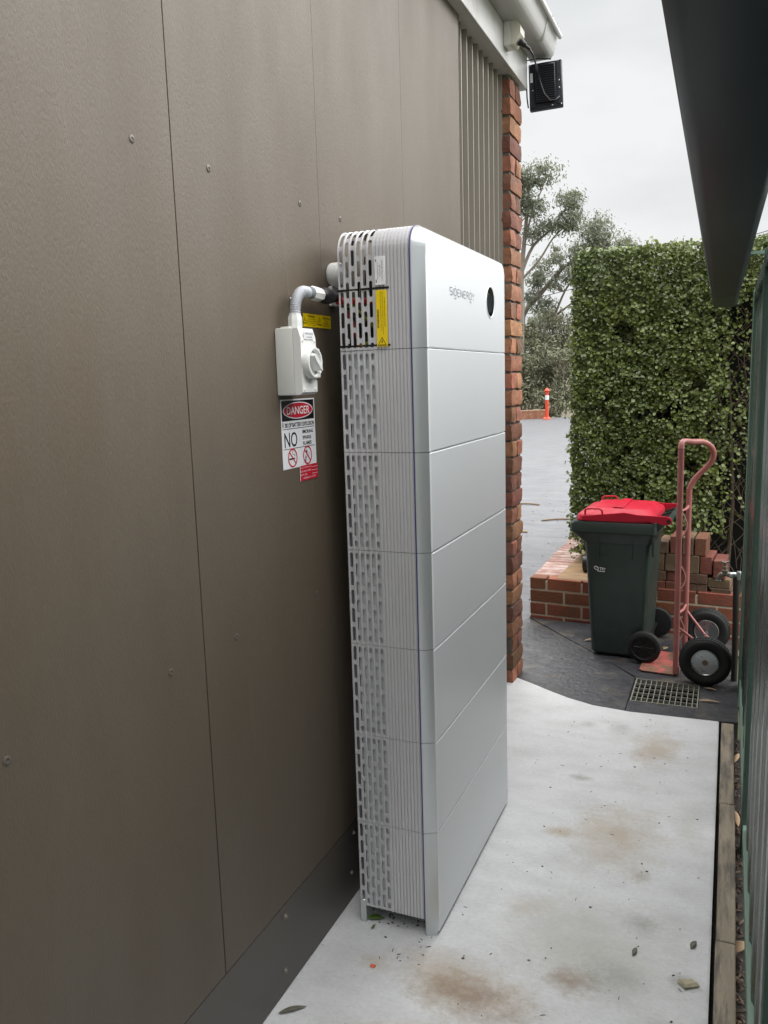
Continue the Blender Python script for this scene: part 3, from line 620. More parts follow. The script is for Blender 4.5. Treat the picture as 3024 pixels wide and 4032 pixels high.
lettering([('WARNING', .012, .0100, .048, .0070, .01), ('DO NOT', .012, .0022, .024, .0042, 0), ('DISCONNECT', .012, -.0042, .038, .0042, 0), ('UNDER LOAD', .012, -.0106, .038, .0042, 0)], WM, M_blk, st)
warn_tri(-.028, -.001, .022, WM, st, .0002)
# danger sign
dg = pyd('danger_sign', [(.0008, 1.291, 1.3765), (.0008, 1.4735, 1.3765), (.0008, 1.4735, 1.5525), (.0008, 1.291, 1.5525)], [(0, 1, 2, 3)], M_wpr); tag(dg, 'white red and black danger sign about battery explosion on the taupe wall', 'sign')
WM = wallM(.0011, 1.382, 1.4645); up = lambda k: WM @ Matrix.Translation((0, 0, .00025*k))
flat('black_header', [rect(-.0865, .0335, .0865, .0845)], WM, M_blk, dg)
flat('white_oval', [ell(0, .0590, .0800, .0215, 40)], up(1), M_wpr, dg); flat('red_oval', [ell(0, .0590, .0765, .0190, 40)], up(2), M_red, dg)
lettering([('DANGER', 0, .0590, .122, .0205, .012)], up(3), M_wpr, dg)
lettering([('R', -.0815, .0235, .0085, .0130, 0), ('ISK OF BATTERY EXPLOSION', .0055, .0225, .158, .0110, .030), ('NO', -.045, -.0145, .067, .0380, .008), ('SMOKING', .0475, .0020, .060, .0095, .025), ('SPARKS', .0420, -.0135, .0475, .0095, .025), ('FLAMES', .0430, -.0285, .0475, .0095, .025)], WM, M_blk, dg)
flat('rule_line', [rect(-.0855, .0125, .0855, .0140), rect(-.0855, -.0380, .0855, -.0365)], WM, M_blk, dg)
flat('pictogram', [rect(-.058, -.0655, -.030, -.0615), rect(-.0285, -.0655, -.0265, -.0615), bar(-.029, -.0585, -.032, -.053, .0012), bar(-.032, -.053, -.0385, -.053, .0012), bar(-.0385, -.053, -.042, -.047, .0012), bar(-.042, -.047, -.038, -.0425, .0012), bar(-.0265, -.0585, -.0275, -.052, .0012)], WM, M_blk, dg)
flat('pictogram', [bar(.030, -.075, .030, -.062, .0030), bar(.032, -.070, .038, -.063, .0022), ell(.0375, -.0515, .0035, .0055, 10), ell(.030, -.0745, .0028, .0045, 10), bar(.043, -.067, .051, -.054, .0018)], WM, M_blk, dg)
for cx in (-.0405, .0405):
    flat('prohibition_ring', ring(cx, -.0610, .0245, .0205)+[bar(cx-.0155, -.0455, cx+.0155, -.0765, .0038)], up(2), M_red, dg)
rs = pyd('red_data_sticker', [(.0014, 1.376, 1.338), (.0014, 1.4775, 1.338), (.0014, 1.4775, 1.378), (.0014, 1.376, 1.378)], [(0, 1, 2, 3)], M_red); tag(rs, 'small red sticker with white print below the danger sign', 'sticker')
WM = wallM(.0017, 1.427, 1.358)
flat('white_edge', [rect(-.051, -.020, -.0485, .020)], WM, M_wpr, rs)
lettering([('BATTERY SYSTEM (nominal)', -.017, .0135, .060, .0040, 0), ('SHORT CIRCUIT CURRENT', -.018, .0045, .060, .0040, 0), ('MAX D.C. VOLTS', -.030, -.0045, .036, .0040, 0), ('HAZARDOUS D.C. VOLTAGE', .001, -.0135, .068, .0042, 0)], WM, M_wpr, rs)
flat('write_in_line', [rect(.016, .0115, .050, .0123), rect(.016, .0025, .050, .0033), rect(.016, -.0065, .050, -.0057)], WM, M_wpr, rs)

# ================================================================== OUTLET, FLOODLIGHT
M_ivory = mat('aged_white_plastic', (.60, .58, .50), .4, var=.05)
ot = thing('power_outlet', (.05, 3.40, 3.06), 'white weatherproof power outlet on the fascia with a black plug in it', 'outlet')
b = B(); b.box(.0475, .080, 3.345, 3.425, 3.045, 3.150, .003); b.obj('back_box', M_iso, ot)
b = B(); b.prism([(.0803, 3.047), (.094, 3.047), (.124, 3.088), (.124, 3.118), (.104, 3.148), (.0803, 3.148)], lambda x, z: (x, 3.346, z), lambda x, z: (x, 3.424, z)); b.obj('socket_cover', M_ivory, ot, 30)
b = B(); b.lathe([(.0175, 0), (.0175, .008), (.013, .016), (.013, .028), (.007, .034), (.0065, .055), (.004, .058)], (.112, 3.385, 3.066), (.65, .25, -.55), 14); pl_ = b.obj('plug', M_black, ot)
fl = thing('floodlight', (.13, 3.87, 2.88), 'black finned floodlight seen from behind at the end of the eave', 'light')
M_fl = mat('black_cast_aluminium', (.026, .030, .040), .42, metal=.3, var=.15)
fx0, fx1, fz0, fz1, fy = .050, .214, 2.905, 3.130, 3.845
FM = Matrix.Translation((.132, fy, 3.018)) @ Matrix.Rotation(R(-2.5), 4, 'Y') @ Matrix.Rotation(R(6), 4, 'Z') @ Matrix.Rotation(R(-5), 4, 'X')
b = B(); b.box(-.082, .082, .006, .034, -.113, .113, .004, M=FM); b.obj('housing', M_fl, fl)
b = B(); b.box(-.048, .048, -.012, .008, -.085, .095, .003, M=FM); hb = b.obj('heat_sink', M_fl, fl)
for k in range(16):
    b = B(); zz = -.078+k*.0108; b.box(-.046, .046, -.020, -.010, zz, zz+.003, M=FM); b.obj('fin', M_fl, hb)
b = B(); b.box(-.078, .078, .0345, .037, -.109, .109, M=FM); b.obj('front_glass', M_iso, fl)
b = B(); b.box(-.078, -.055, .0, .0065, -.1, .1, .001, M=FM); b.box(.056, .078, .0, .0065, -.1, .1, .001, M=FM); b.obj('edge_pad', M_fl, fl)
b = B(); b.tube([FM @ Vector(q) for q in ((.03, .0, .118), (-.03, -.022, .120), (-.088, -.028, .118), (-.090, -.030, .05), (-.090, -.026, -.06), (-.088, .0, -.10))], .0035, 8); b.obj('bracket', M_fl, fl)
b = B(); b.box(-.074, -.061, -.0012, -.0002, .02, .065, M=FM); b.obj('rating_label', M_wpr, fl)
for xx, zz in ((.066, .045), (.066, .01), (.066, -.025), (.03, -.104), (-.064, -.02), (.074, .105), (.074, -.105)):
    b = B(); b.lathe([(.004, 0), (.004, .004), (.001, .006)], FM @ Vector((xx, .002, zz)), FM.to_3x3() @ Vector((0, -1, 0)), 8); b.obj('screw', M_galv if zz < .04 else M_fl, fl)
b = B(); b.tube([Vector(p) for p in ((.150, 3.40, 3.034), (.158, 3.43, 3.022), (.150, 3.52, 3.02), (.140, 3.62, 3.02))]+[FM @ Vector(q) for q in ((-.03, -.06, .04), (-.020, -.04, -.01), (-.004, -.034, -.06), (.022, -.030, -.092), (.048, -.026, -.092), (.062, -.016, -.078), (.064, .002, -.066))], .0042, 8)
b.obj('power_cord', M_black, fl)

# ================================================================== PLANTER AND LOOSE BRICKS
def brick_mesh(name, lx, ly, lz, m, bev=.004, seed=0):
    b = B(); b.box(-lx/2, lx/2, -ly/2, ly/2, -lz/2, lz/2, bev)
    for v in b.m.verts: v.co += noise.noise_vector(v.co*20+Vector((seed*5, seed, 1)))*.0015
    me = bpy.data.meshes.new(name); bmesh.ops.recalc_face_normals(b.m, faces=b.m.faces); b.m.to_mesh(me); b.m.free(); me.materials.append(m); return me
pl = thing('brick_planter', (.4, 4.8, 0), 'low red brick garden bed wall with a coping, behind the bin', 'planter')
A0 = Vector((-.158, 4.772)); ang = math.atan2(4.649-4.772, 1.109+.158); dx = Vector((math.cos(ang), math.sin(ang))); nx = Vector((-dx.y, dx.x))
def pw(u, v, z): q = A0+dx*u+nx*v; return (q.x, q.y, z)
core = B(); core.loops([[pw(u, v, z) for u, v in ((.003, .0035), (1.40, .0035), (1.40, .09), (.003, .09))] for z in (-.1, .252)])
core.box(-.150, .055, 4.79, 8.6, -.1, .19); pcore = core.obj('mortar_core', M_mortar, pl)
LST = [brick_mesh('laid_stretcher', .222, .10, .0755, M_lbrick, seed=k) for k in range(5)]; LHD = [brick_mesh('laid_header', .105, .10, .0755, M_lbrick, seed=k+9) for k in range(4)]
CST = [brick_mesh('coping_brick', .228, .0745, .06, M_lbrick, seed=k+3) for k in range(5)]
def put(me, name, loc, parent, rz=0):
    o = bpy.data.objects.new(name, me); COL.objects.link(o); o.parent = parent; o.rotation_euler = (0, 0, rz); o.location = Vector(loc)-(parent.location if parent.type == 'EMPTY' else Vector()); return o
for ci, (z, first) in enumerate(((-.0605, 'S'), (.0255, 'H'), (.1115, 'S'), (.1975, 'H'))):
    u = 0
    k = 0
    while u < 1.3:
        s = 'H' if (k == 0 and first == 'H') else 'S'; w = .105 if s == 'H' else .222
        me = random.choice(LHD if s == 'H' else LST); put(me, 'brick', pw(u+w/2, .05, z+.0378), pcore, ang+random.choice((0, math.pi))); u += w+.0115; k += 1
for z in (-.0605, .0255, .1115):
    y = 4.885
    while y < 8.4: put(random.choice(LST), 'brick', (-.108, y+.111, z+.0378), pcore, math.pi/2); y += .2335
y = 4.84; 
while y < 8.5:
    o = put(random.choice(CST), 'coping_brick', (-.049+random.uniform(-.004, .004), y+.04, .2275+random.uniform(-.001, .002)), pl, random.choice((0, math.pi))+random.uniform(-.01, .01)); y += .0835
    o.data = o.data
M_pinkcop = mat('weathered_coping_brick', (.34, .20, .165), .85, var=.22, vs=12, bump=.35, bs=60, objr=.12, hue=.012, col2=(.45, .36, .32), c2s=6, c2t=(.45, .65))
for me in CST: me.materials[0] = M_pinkcop
# plywood sheet and black pipe lying on the bed
ply = B(); z0_ = .2655
ply.loops([[(x, y, z) for x, y in ((.015, 4.775), (.40, 4.735), (.43, 5.78), (.050, 5.80))] for z in (z0_, z0_+.009)])
plo = ply.obj('plywood_board', mat('weathered_plywood', (.235, .145, .070), .8, var=.25, vs=3, stretch=(1, 4, 1), col2=(.14, .10, .065), c2s=4, c2t=(.5, .66), bump=.2, bs=40, fine=.08)); tag(plo, 'weathered sheet of plywood lying on the brick garden bed beside the bin', 'board')
b = B(); b.lathe([(.052, 0), (.055, .004), (.055, .45), (.050, .45), (.050, .02), (.001, .02)], (.150, 5.02, .331), (1, .02, 0), 28); po = b.obj('black_pipe', M_black); tag(po, 'short black plastic pipe lying on the plywood board', 'pipe')
# loose bricks: (x0,x1,z0,z1, depth, material, label)
LB = [
 (.600, .706, .2595, .3195, .222, 'r', 'red brick in bottom loose row, just right of the bin'),
 (.709, .820, .2595, .3195, .222, 'r', 'red brick in bottom loose row, behind the near hand truck upright'),
 (.833, .950, .2595, .3175, .222, 't', 'wide brown brick in bottom loose row, right of the hand truck uprights'),
 (.972, 1.088, .2560, .3000, .222, 't', 'brown brick at right end of bottom loose row, under the tap'),
 (.600, .713, .3205, .3830, .222, 't', 'brown brick in second loose row, just right of the bin'),
 (.716, .826, .3205, .3830, .222, 'r', 'red brick in second loose row, behind the near hand truck upright'),
 (.836, .949, .3185, .3790, .222, 't', 'olive brown brick in second loose row, right of the hand truck uprights'),
 (.952, 1.080, .3010, .3600, .222, 't', 'brown brick lying flat directly behind the tap spout'),
 (.632, .702, .3840, .4930, .222, 't', 'brown brick on edge in third row, beside the bin'),
 (.707, .772, .3840, .4930, .222, 't', 'grey brown brick on edge in third row, behind near upright'),
 (.776, .837, .3840, .4910, .222, 'r', 'red brown brick on edge in third row, behind far upright'),
 (.841, .903, .3800, .4900, .222, 't', 'olive brick on edge in third row, just right of far upright'),
 (.906, .976, .3795, .4890, .222, 'r', 'bright orange red brick on edge in third row'),
 (.979, 1.049, .3610, .4710, .222, 'r', 'pinkish brick on edge at right end of third row, above the tap'),
 (.655, .727, .4940, .5700, .222, 't', 'low tan topped brick at left end of the top row'),
 (.730, .798, .4940, .6040, .222, 'r', 'red brick on edge in top row, behind near hand truck upright'),
 (.801, .864, .4940, .6030, .222, 't', 'tan topped brick on edge in top row, third from the bin'),
 (.869, .938, .4905, .6000, .222, 'r', 'orange topped brick on edge at right end of the top row')]
for i, (x0, x1, z0, z1, d, c, lb) in enumerate(LB):
    me = brick_mesh('loose_brick', x1-x0-.002, d, z1-z0-.0008, M_tanbrick if c == 't' else M_redbrick, .004, i)
    o = bpy.data.objects.new('loose_brick', me); COL.objects.link(o); yf = 4.688-(x0-.85)*.09+random.uniform(-.006, .006)
    o.location = ((x0+x1)/2, yf+d/2, (z0+z1)/2); o.rotation_euler = (0, 0, ang+random.uniform(-.03, .03)); tag(o, lb, 'brick', 'loose bricks stacked on the garden bed wall')

# ================================================================== WHEELIE BIN
bn = thing('wheelie_bin', (.5, 4.34, -.004), 'dark green wheelie bin with red lid standing by the brick garden bed', 'bin')
M_bin = mat('dark_green_plastic', (.020, .034, .029), .42, var=.15, vs=5, bump=.06, bs=120, rvar=.1, col2=(.040, .052, .046), c2s=9, c2t=(.58, .8))
M_lid = mat('red_plastic', (.42, .006, .026), .48, var=.12, vs=7, spec=.35, rvar=.08, col2=(.40, .035, .05), c2s=6, c2t=(.55, .8))
BM = Matrix.Translation((.5, 4.34, -.004)) @ Matrix.Rotation(R(-3), 4, 'Z')
def rr(x0, x1, y0, y1, r, z, n=5):
    o = []
    for cx, cy, a0 in ((x1-r, y1-r, 0), (x0+r, y1-r, 90), (x0+r, y0+r, 180), (x1-r, y0+r, 270)):
        for k in range(n+1): a = R(a0+90*k/n); o.append(BM @ Vector((cx+r*math.cos(a), cy+r*math.sin(a), z)))
    return o
b = B(); b.loops([rr(-.145, .135, -.195, .195, .03, .012), rr(-.155, .145, -.205, .205, .035, .025), rr(-.178, .162, -.222, .222, .035, .45), rr(-.190, .174, -.232, .232, .035, .66), rr(-.196, .178, -.236, .236, .035, .735)]); b.obj('body', M_bin, bn, 35)
b = B(); b.loops([rr(-.196, .178, -.236, .236, .035, .665), rr(-.262, .195, -.246, .246, .03, .722), rr(-.268, .200, -.252, .252, .03, .726), rr(-.268, .200, -.252, .252, .03, .772), rr(-.255, .196, -.246, .246, .03, .785), rr(-.20, .18, -.21, .21, .03, .786)]); b.obj('rim', M_bin, bn, 35)
for yy in (-.243, .232):
    for xx in (-.11, .07):
        b = B(); b.box(xx, xx+.006, yy, yy+.012, .58, .724, M=BM); b.obj('rib', M_bin, bn)
b = B(); b.loops([rr(-.232, .182, -.238, .238, .05, .783), rr(-.240, .190, -.244, .244, .05, .790), rr(-.236, .188, -.240, .240, .05, .815), rr(-.222, .180, -.228, .228, .055, .828), rr(-.180, .168, -.195, .195, .05, .836), rr(-.168, .156, -.182, .182, .05, .850), rr(-.14, .13, -.16, .16, .05, .854)]); lid = b.obj('lid', M_lid, bn, 50)
b = B(); b.box(-.045, .010, -.165, .165, .853, .862, .003, M=BM); b.obj('lid_ridge', M_lid, lid)
for sgn in (-1, 1):
    ya, yb = sorted((sgn*.233, sgn*.249))
    b = B(); b.prism([(-.2, .793), (.06, .793), (.15, .802), (.255, .782), (.272, .790), (.278, .806), (.270, .822), (.255, .828), (.10, .832), (.03, .842), (-.2, .815)], lambda x, z: BM @ Vector((x, ya, z)), lambda x, z: BM @ Vector((x, yb, z))); b.obj('hinge_arm', M_lid, lid)
    b = B(); b.lathe([(.010, 0), (.010, .004), (.002, .005)], BM @ Vector((.262, sgn*.249, .805)), BM.to_3x3() @ Vector((0, sgn, 0)), 14); b.obj('hinge_pin', M_black, lid)
    b = B(); b.tube([BM @ Vector(q) for q in ((-.185, sgn*.238, .823), (-.183, sgn*.244, .850), (-.170, sgn*.247, .858), (-.105, sgn*.247, .860), (-.092, sgn*.244, .850), (-.090, sgn*.236, .828))], .0055, 8); b.obj('lid_handle', M_lid, lid)
b = B(); b.tube([BM @ Vector((.262, q, .805)) for q in (-.235, .235)], .016, 12)
for yy in (-.20, -.07, .06, .19): b.prism([(.17, .70), (.25, .79), (.27, .80), (.25, .815), (.17, .785)], lambda x, z: BM @ Vector((x, yy, z)), lambda x, z: BM @ Vector((x, yy+.014, z)))
b.obj('hinge_bar', M_bin, bn)
b = B(); b.box(.176, .188, -.236, -.222, .60, .73, M=BM); b.obj('rear_rib', M_bin, bn)
M_tyre = mat('black_rubber', (.0065, .0065, .007), .7, var=.2, vs=20)
for sgn in (-1, 1):
    cyy = sgn*.235; ax = BM.to_3x3() @ Vector((0, sgn, 0)); c0 = BM @ Vector((.150, cyy, .0945))
    b = B(); b.lathe([(.060, 0), (.086, .004), (.090, .012), (.090, .034), (.085, .041), (.066, .044), (.062, .038), (.058, .030)], c0, ax, 40); w = b.obj('wheel', M_tyre, bn, 50)
    b = B(); b.lathe([(.0600, .006), (.0600, .036), (.055, .036), (.052, .022), (.018, .024), (.016, .040), (.001, .041)], c0, ax, 32); hb = b.obj('hub', M_black, w)
    a1 = ax.orthogonal().normalized(); a2 = ax.cross(a1)
    for k in range(8):
        d = a1*math.cos(k*math.pi/4)+a2*math.sin(k*math.pi/4); b = B(); b.tube([c0+ax*.030+d*.014, c0+ax*.033+d*.054], .0042, 6); b.obj('spoke', M_black, w)
b = B(); b.tube([BM @ Vector((.150, q, .0905)) for q in (-.235, .235)], .009, 8); b.obj('axle', M_black, bn)
LM = BM @ Matrix(((1, 0, 0, -.098), (0, 0, -1, -.2405), (0, 1, 0, .517), (0, 0, 0, 1)))
flat('logo', [bar(*q) for q in ((-.028, .014, -.034, .006, .003), (-.034, .006, -.026, -.004, .003), (-.026, -.004, -.012, -.008, .003), (-.028, .014, -.016, .012, .003), (-.016, .012, -.008, .002, .003), (-.008, .002, -.012, -.008, .003), (-.020, .006, -.014, .004, .003),
      (-.004, .009, .012, .006, .003), (.004, .007, .002, -.008, .003), (.014, .006, .030, .004, .003), (.014, .006, .012, -.003, .003), (.012, -.003, .026, -.005, .003), (-.016, -.013, .026, -.014, .0035))], LM, M_wpr, bn)

# ================================================================== HAND TRUCK
ht = thing('hand_truck', (.85, 4.1, -.004), 'faded red hand truck with two pneumatic tyres parked beside the bin', 'hand truck')
M_pink = mat('faded_red_paint', (.33, .118, .108), .45, var=.13, vs=9, col2=(.12, .065, .045), c2s=16, c2t=(.66, .70), rvar=.08)
M_plate = mat('scuffed_red_plate', (.40, .10, .085), .6, var=.15, vs=9, col2=(.17, .095, .06), c2s=6, c2t=(.46, .52))
def spl(pts, n):
    P = [Vector(p) for p in pts]; o = []
    for i in range(len(P)-1):
        p0, p1, p2, p3 = P[max(i-1, 0)], P[i], P[i+1], P[min(i+2, len(P)-1)]
        for k in range(n):
            u = k/n; o.append(.5*((2*p1)+(-p0+p2)*u+(2*p0-5*p1+4*p2-p3)*u*u+(-p0+3*p1-3*p2+p3)*u**3))
    return o+[P[-1]]
NY, FYY = 3.925, 4.27
fr = [(.812, NY, .012), (.811, NY, .6), (.810, NY, 1.14), (.809, NY+.002, 1.20), (.812, NY+.02, 1.235), (.830, NY+.06, 1.238), (.862, 4.08, 1.228), (.900, 4.16, 1.222), (.937, 4.21, 1.200), (.958, 4.24, 1.160), (.952, 4.255, 1.115), (.920, 4.265, 1.070), (.875, FYY, 1.020), (.845, FYY, .965), (.841, FYY, .90), (.840, FYY, .5), (.840, FYY, .012)]
b = B(); b.tube(spl(fr, 5), .0150, 12); b.obj('tube_frame', M_pink, ht, 60)
for z, bow in ((.30, .03), (.86, .03)):
    b = B(); b.tube(spl([(.812, NY, z), (.812-bow*.3, NY+.12, z), (.84-bow*.3, FYY-.12, z), (.840, FYY, z)], 4), .007, 8); b.obj('crossbar', M_pink, ht)
for zc in (.24, .52, .80):
    b = B(); b.tube(spl([(.823, NY+.02, zc-.055), (.843, NY+.03, zc-.02), (.846, NY+.03, zc+.02), (.826, NY+.02, zc+.07)], 4), .0025, 6); b.obj('rope_loop', mat('pale_pink_paint', (.55, .28, .24), .5) if 'pale_pink_paint' not in bpy.data.materials else bpy.data.materials['pale_pink_paint'], ht)
b = B(); b.prism([(.625, 3.955), (.640, 3.935), (.826, 3.915), (.840, 4.28), (.660, 4.30), (.640, 4.285)], lambda x, y: (x, y, .001), lambda x, y: (x, y, .006)); b.box(.823, .829, 3.915, 4.28, .006, .05); b.obj('toe_plate', M_plate, ht)
AX0, AX1 = Vector((.958, 3.845, .1225)), Vector((.950, 4.40, .1225))
b = B(); b.tube([AX0, AX1], .009, 8); b.obj('axle', M_galv, ht)
for pts in ([(.812, NY, .27), (.935, 4.03, .142)], [(.84, FYY, .27), (.945, 4.24, .142)], [(.814, NY, .06), (.90, 3.99, .075), (.935, 4.03, .125)], [(.842, FYY, .06), (.90, 4.26, .09), (.945, 4.24, .13)]):
    b = B(); b.tube(pts, .007, 8); b.obj('axle_brace', M_pink, ht)
for q in ((.953, 4.225, .1225), (.956, 4.02, .1225)):
    b = B(); b.lathe([(.016, 0), (.016, .02)], q, (0, 1, 0), 12); b.obj('axle_collar', M_pink, ht)
for c0, sg in ((AX0, -1), (AX1, 1)):
    ax = Vector((0, 1, 0)); w_ = .074
    pr_ = [(.062, -.022), (.070, -.030), (.086, -.038), (.104, -.040), (.1155, -.034), (.1225, -.022), (.1262, -.008), (.1262, .008), (.1225, .022), (.1155, .034), (.104, .040), (.086, .038), (.070, .030), (.062, .022)]
    b = B(); b.lathe(pr_, c0, ax, 64); w = b.obj('wheel', M_tyre, ht, 50)
    b = B(); b.lathe([(.0640, -.030), (.0655, -.026), (.060, -.020), (.052, -.004), (.048, -.002), (.028, -.004), (.024, -.012), (.001, -.012), (.001, .012), (.024, .012), (.026, .006), (.050, .004), (.057, .008), (.062, .020), (.066, .026), (.064, .030)], c0, ax, 36); b.obj('rim', M_galv, w, 50)
    b = B(); b.lathe([(.015, -.032), (.015, .032), (.001, .033)], c0, ax, 14); b.obj('hub', mat('rusty_hub', (.17, .12, .08), .5, metal=.5) if 'rusty_hub' not in bpy.data.materials else bpy.data.materials['rusty_hub'], w)
    for kk in range(4):
        a_ = R(45+90*kk); b = B(); b.lathe([(.0075, 0), (.0075, .0006), (.001, .0007)], c0+Vector((math.cos(a_)*.037, -.0058, math.sin(a_)*.037)), (0, -1, 0), 12); b.obj('rim_hole_disc', M_black, w)  # flat black discs in place of holes, their shade painted as colour
    b = B(); b.lathe([(.0665, -.0315), (.0672, -.0345), (.0640, -.0355), (.0615, -.0330), (.0610, -.0260)], c0, ax, 40); b.obj('rim_lip', M_galv, w, 50)
    b = B(); b.tube([c0+Vector((.020, -.014*1, -.012)), c0+Vector((.045, -.018, -.022))], .0035, 6); b.obj('valve', M_black, w)
    bt = B()
    for k in range(56):
        a = 2*math.pi*k/56
        for yy in (-.024, -.010, .010, .024):
            rr_ = .1262 if abs(yy) < .02 else .1215
            Mx = Matrix.Translation(c0) @ Matrix.Rotation(a+(.03 if yy > 0 else 0), 4, 'Y') @ Matrix.Translation((rr_, yy, 0)); bt.box(-.002, .0016, -.0055, .0055, -.0042, .0042, M=Mx)
    bt = bt.obj('tread_blocks', M_tyre, w, 0); bt['kind'] = 'stuff'

# ================================================================== DRAIN GRATE
gr = thing('drain_grate', (.78, 3.67, -.01), 'grey metal grid grate over the drain pit in front of the hand truck', 'grate')
b = B(); b.box(G0+.003, G1-.003, H0+.003, H0+.009, -.030, -.003); b.box(G0+.003, G1-.003, H1-.009, H1-.003, -.030, -.003); b.box(G0+.003, G0+.009, H0+.009, H1-.009, -.030, -.003); b.box(G1-.009, G1-.003, H0+.009, H1-.009, -.030, -.003); b.obj('grate_frame', M_grate, gr)
gm1 = B(); gm1.box(-.002, .002, H0+.009-3.6675, H1-.009-3.6675, -.006, .010); me1 = bpy.data.meshes.new('long_bar'); gm1.m.to_mesh(me1); gm1.m.free(); me1.materials.append(M_grate)
gm2 = B(); gm2.box(G0+.009-.78, G1-.009-.78, -.002, .002, -.005, .009); me2 = bpy.data.meshes.new('cross_bar'); gm2.m.to_mesh(me2); gm2.m.free(); me2.materials.append(M_grate)
for k in range(1, 12): put(me1, 'grate_bar', (G0+.003+(G1-G0-.006)*k/12, 3.6675, -.0160), gr)
for k in range(1, 5): put(me2, 'cross_bar', (.78, H0+(H1-H0)*k/5, -.0155), gr)

# ================================================================== TAP
tp = thing('garden_tap', (1.09, 3.95, 0), 'old brass garden tap on a dark standpipe against the green fence', 'tap')
M_tap = mat('tarnished_brass', (.17, .155, .13), .45, metal=.7, var=.2, vs=20)
M_pipe = mat('dark_standpipe', (.012, .010, .0095), .55, var=.2)
b = B(); b.tube([(1.098, 3.95, -.01), (1.096, 3.95, .30), (1.090, 3.95, .545)], .016, 10); b.obj('standpipe', M_pipe, tp)
b = B(); b.lathe([(.014, 0), (.016, .006), (.016, .03), (.013, .034)], (1.058, 3.95, .558), (1, 0, 0), 12); b.obj('coupling', M_galv, tp)
b = B(); b.tube([(1.085, 3.95, .556), (1.105, 3.95, .556)], .014, 10); b.tube(spl([(1.060, 3.95, .558), (1.040, 3.95, .562), (1.022, 3.95, .558), (1.008, 3.95, .545), (1.004, 3.95, .530)], 4), [.0135]*17, 12); b.obj('body', M_tap, tp)
b = B(); b.lathe([(.0165, 0), (.0165, .008), (.013, .010)], (1.004, 3.95, .520), (0, 0, 1), 14); b.obj('outlet', M_tap, tp)
b = B(); b.lathe([(.014, 0), (.016, .004), (.016, .016), (.010, .018), (.009, .034), (.006, .036), (.006, .050)], (1.036, 3.95, .566), (0, 0, 1), 14); b.obj('bonnet', M_tap, tp)
b = B(); b.tube([(1.016, 3.945, .626), (1.036, 3.95, .618), (1.056, 3.955, .626)], [.006, .0045, .006], 8); b.obj('handle', M_tap, tp)
b = B(); b.box(1.092, 1.112, 3.935, 3.965, .535, .580, .002); b.obj('wall_clip', M_galv, tp)

# ================================================================== GREEN FENCE AND GUTTER ON THE RIGHT
fc = thing('steel_fence', (1.13, 1, 0), 'dark green ribbed steel fence down the right side of the alley', 'fence')
M_fence = mat('green_fence_steel', (.036, .066, .052), .27, var=.12, vs=4, stretch=(1, 6, .25), col2=(.058, .085, .068), c2s=3, c2t=(.5, .68), rvar=.08, spec=.6)
M_rail = mat('pale_green_rail', (.15, .235, .185), .42, var=.1, vs=4)
FX = 1.142
for k, (ya, yb) in enumerate(((-3.6, -2.1), (-2.1, -.6), (-.6, .9), (.9, 2.4), (2.4, 3.9))):
    pf = []; y = ya+.03
    while y < yb-.03:
        pf += [(FX, y), (FX, y+.080), (FX-.011, y+.110), (FX-.011, y+.180), (FX, y+.210)]; y += .235
    pf = [q for q in pf if q[1] <= yb-.02]
    b = B(); b.loops([[(x, yy, z) for x, yy in pf] for z in (.03, 1.925)], caps=False, closed=False); o = b.obj('fence_panel', M_fence, fc, 20); sm = o.modifiers.new('s', 'SOLIDIFY'); sm.thickness = .001
    b = B(); b.box(1.121, 1.162, ya, yb, .0, .045, .002); b.obj('bottom_rail', M_rail, fc)
    b = B(); b.box(1.118, 1.165, ya, yb, 1.905, 1.95, .003); b.obj('top_rail', M_fence, fc)
for y in (-3.6, -2.1, -.6, .9, 2.4, 3.86):
    b = B(); b.box(1.116, 1.166, y-.028, y+.028, -.1, 1.962, .003); b.obj('post', M_rail if y > 3 else M_fence, fc)
M_gut = mat('dark_green_gutter', (.034, .047, .056), .45, var=.1, vs=2)
gt = thing('overhanging_gutter', (1.0, 2.4, 1.95), 'dark green gutter overhanging the alley above the fence at upper right', 'gutter')
GA, GB = Vector((.974, -2.0)), Vector((.920, 4.72)); gd = (GB-GA).normalized(); gn_ = Vector((gd.y, -gd.x))
prof = [(0, .120), (0, .022), (.006, .006), (.022, 0), (.112, 0), (.128, .012), (.132, .030), (.132, .120)]
b = B()
b.loops([[(*(GA+gn_*u*wk+gd*t), 1.950+v) for u, v in prof] for t, wk in ((0, .170/.132), ((GB-GA).length, .129/.132))], caps=False, closed=False); go = b.obj('trough', M_gut, gt, 30); sm = go.modifiers.new('s', 'SOLIDIFY'); sm.thickness = .002; sm.offset = 0
b = B(); t1 = (GB-GA).length
b.loops([[(*(GA+gn_*u+gd*t), 1.950+v) for u, v in [(q[0]*1.02+.0, q[1]-.002) for q in prof]] for t in (t1, t1+.004)]); b.obj('stop_end', mat('gutter_end_green', (.02, .06, .045), .4), gt)
b = B(); b.loops([[(*(GA+gn_*u+gd*t), z) for u, z in ((.132*wk, 2.068), (.132*wk, 2.073), (-.004, 2.073), (-.004, 2.068))] for t, wk in ((0, 1.285), (t1, .98))]); b.obj('gutter_lid', M_gut, gt)
for t in (5.9,):
    wk = (.170+(.129-.170)*t/t1)/.132
    b = B(); b.loops([[(*(GA+gn_*u*wk+gd*tt), 1.950+v) for u, v in [(q_[0]+(-.003 if q_[0] < .06 else .003), q_[1]-.0035) for q_ in prof]] for tt in (t, t+.03)], caps=False, closed=False); b.obj('joint_strap', M_gut, gt)
b = B(); b.tube([(*(GA+gd*tt), 2.066) for tt in (0, t1)], .008, 8); b.obj('front_bead', M_gut, gt)
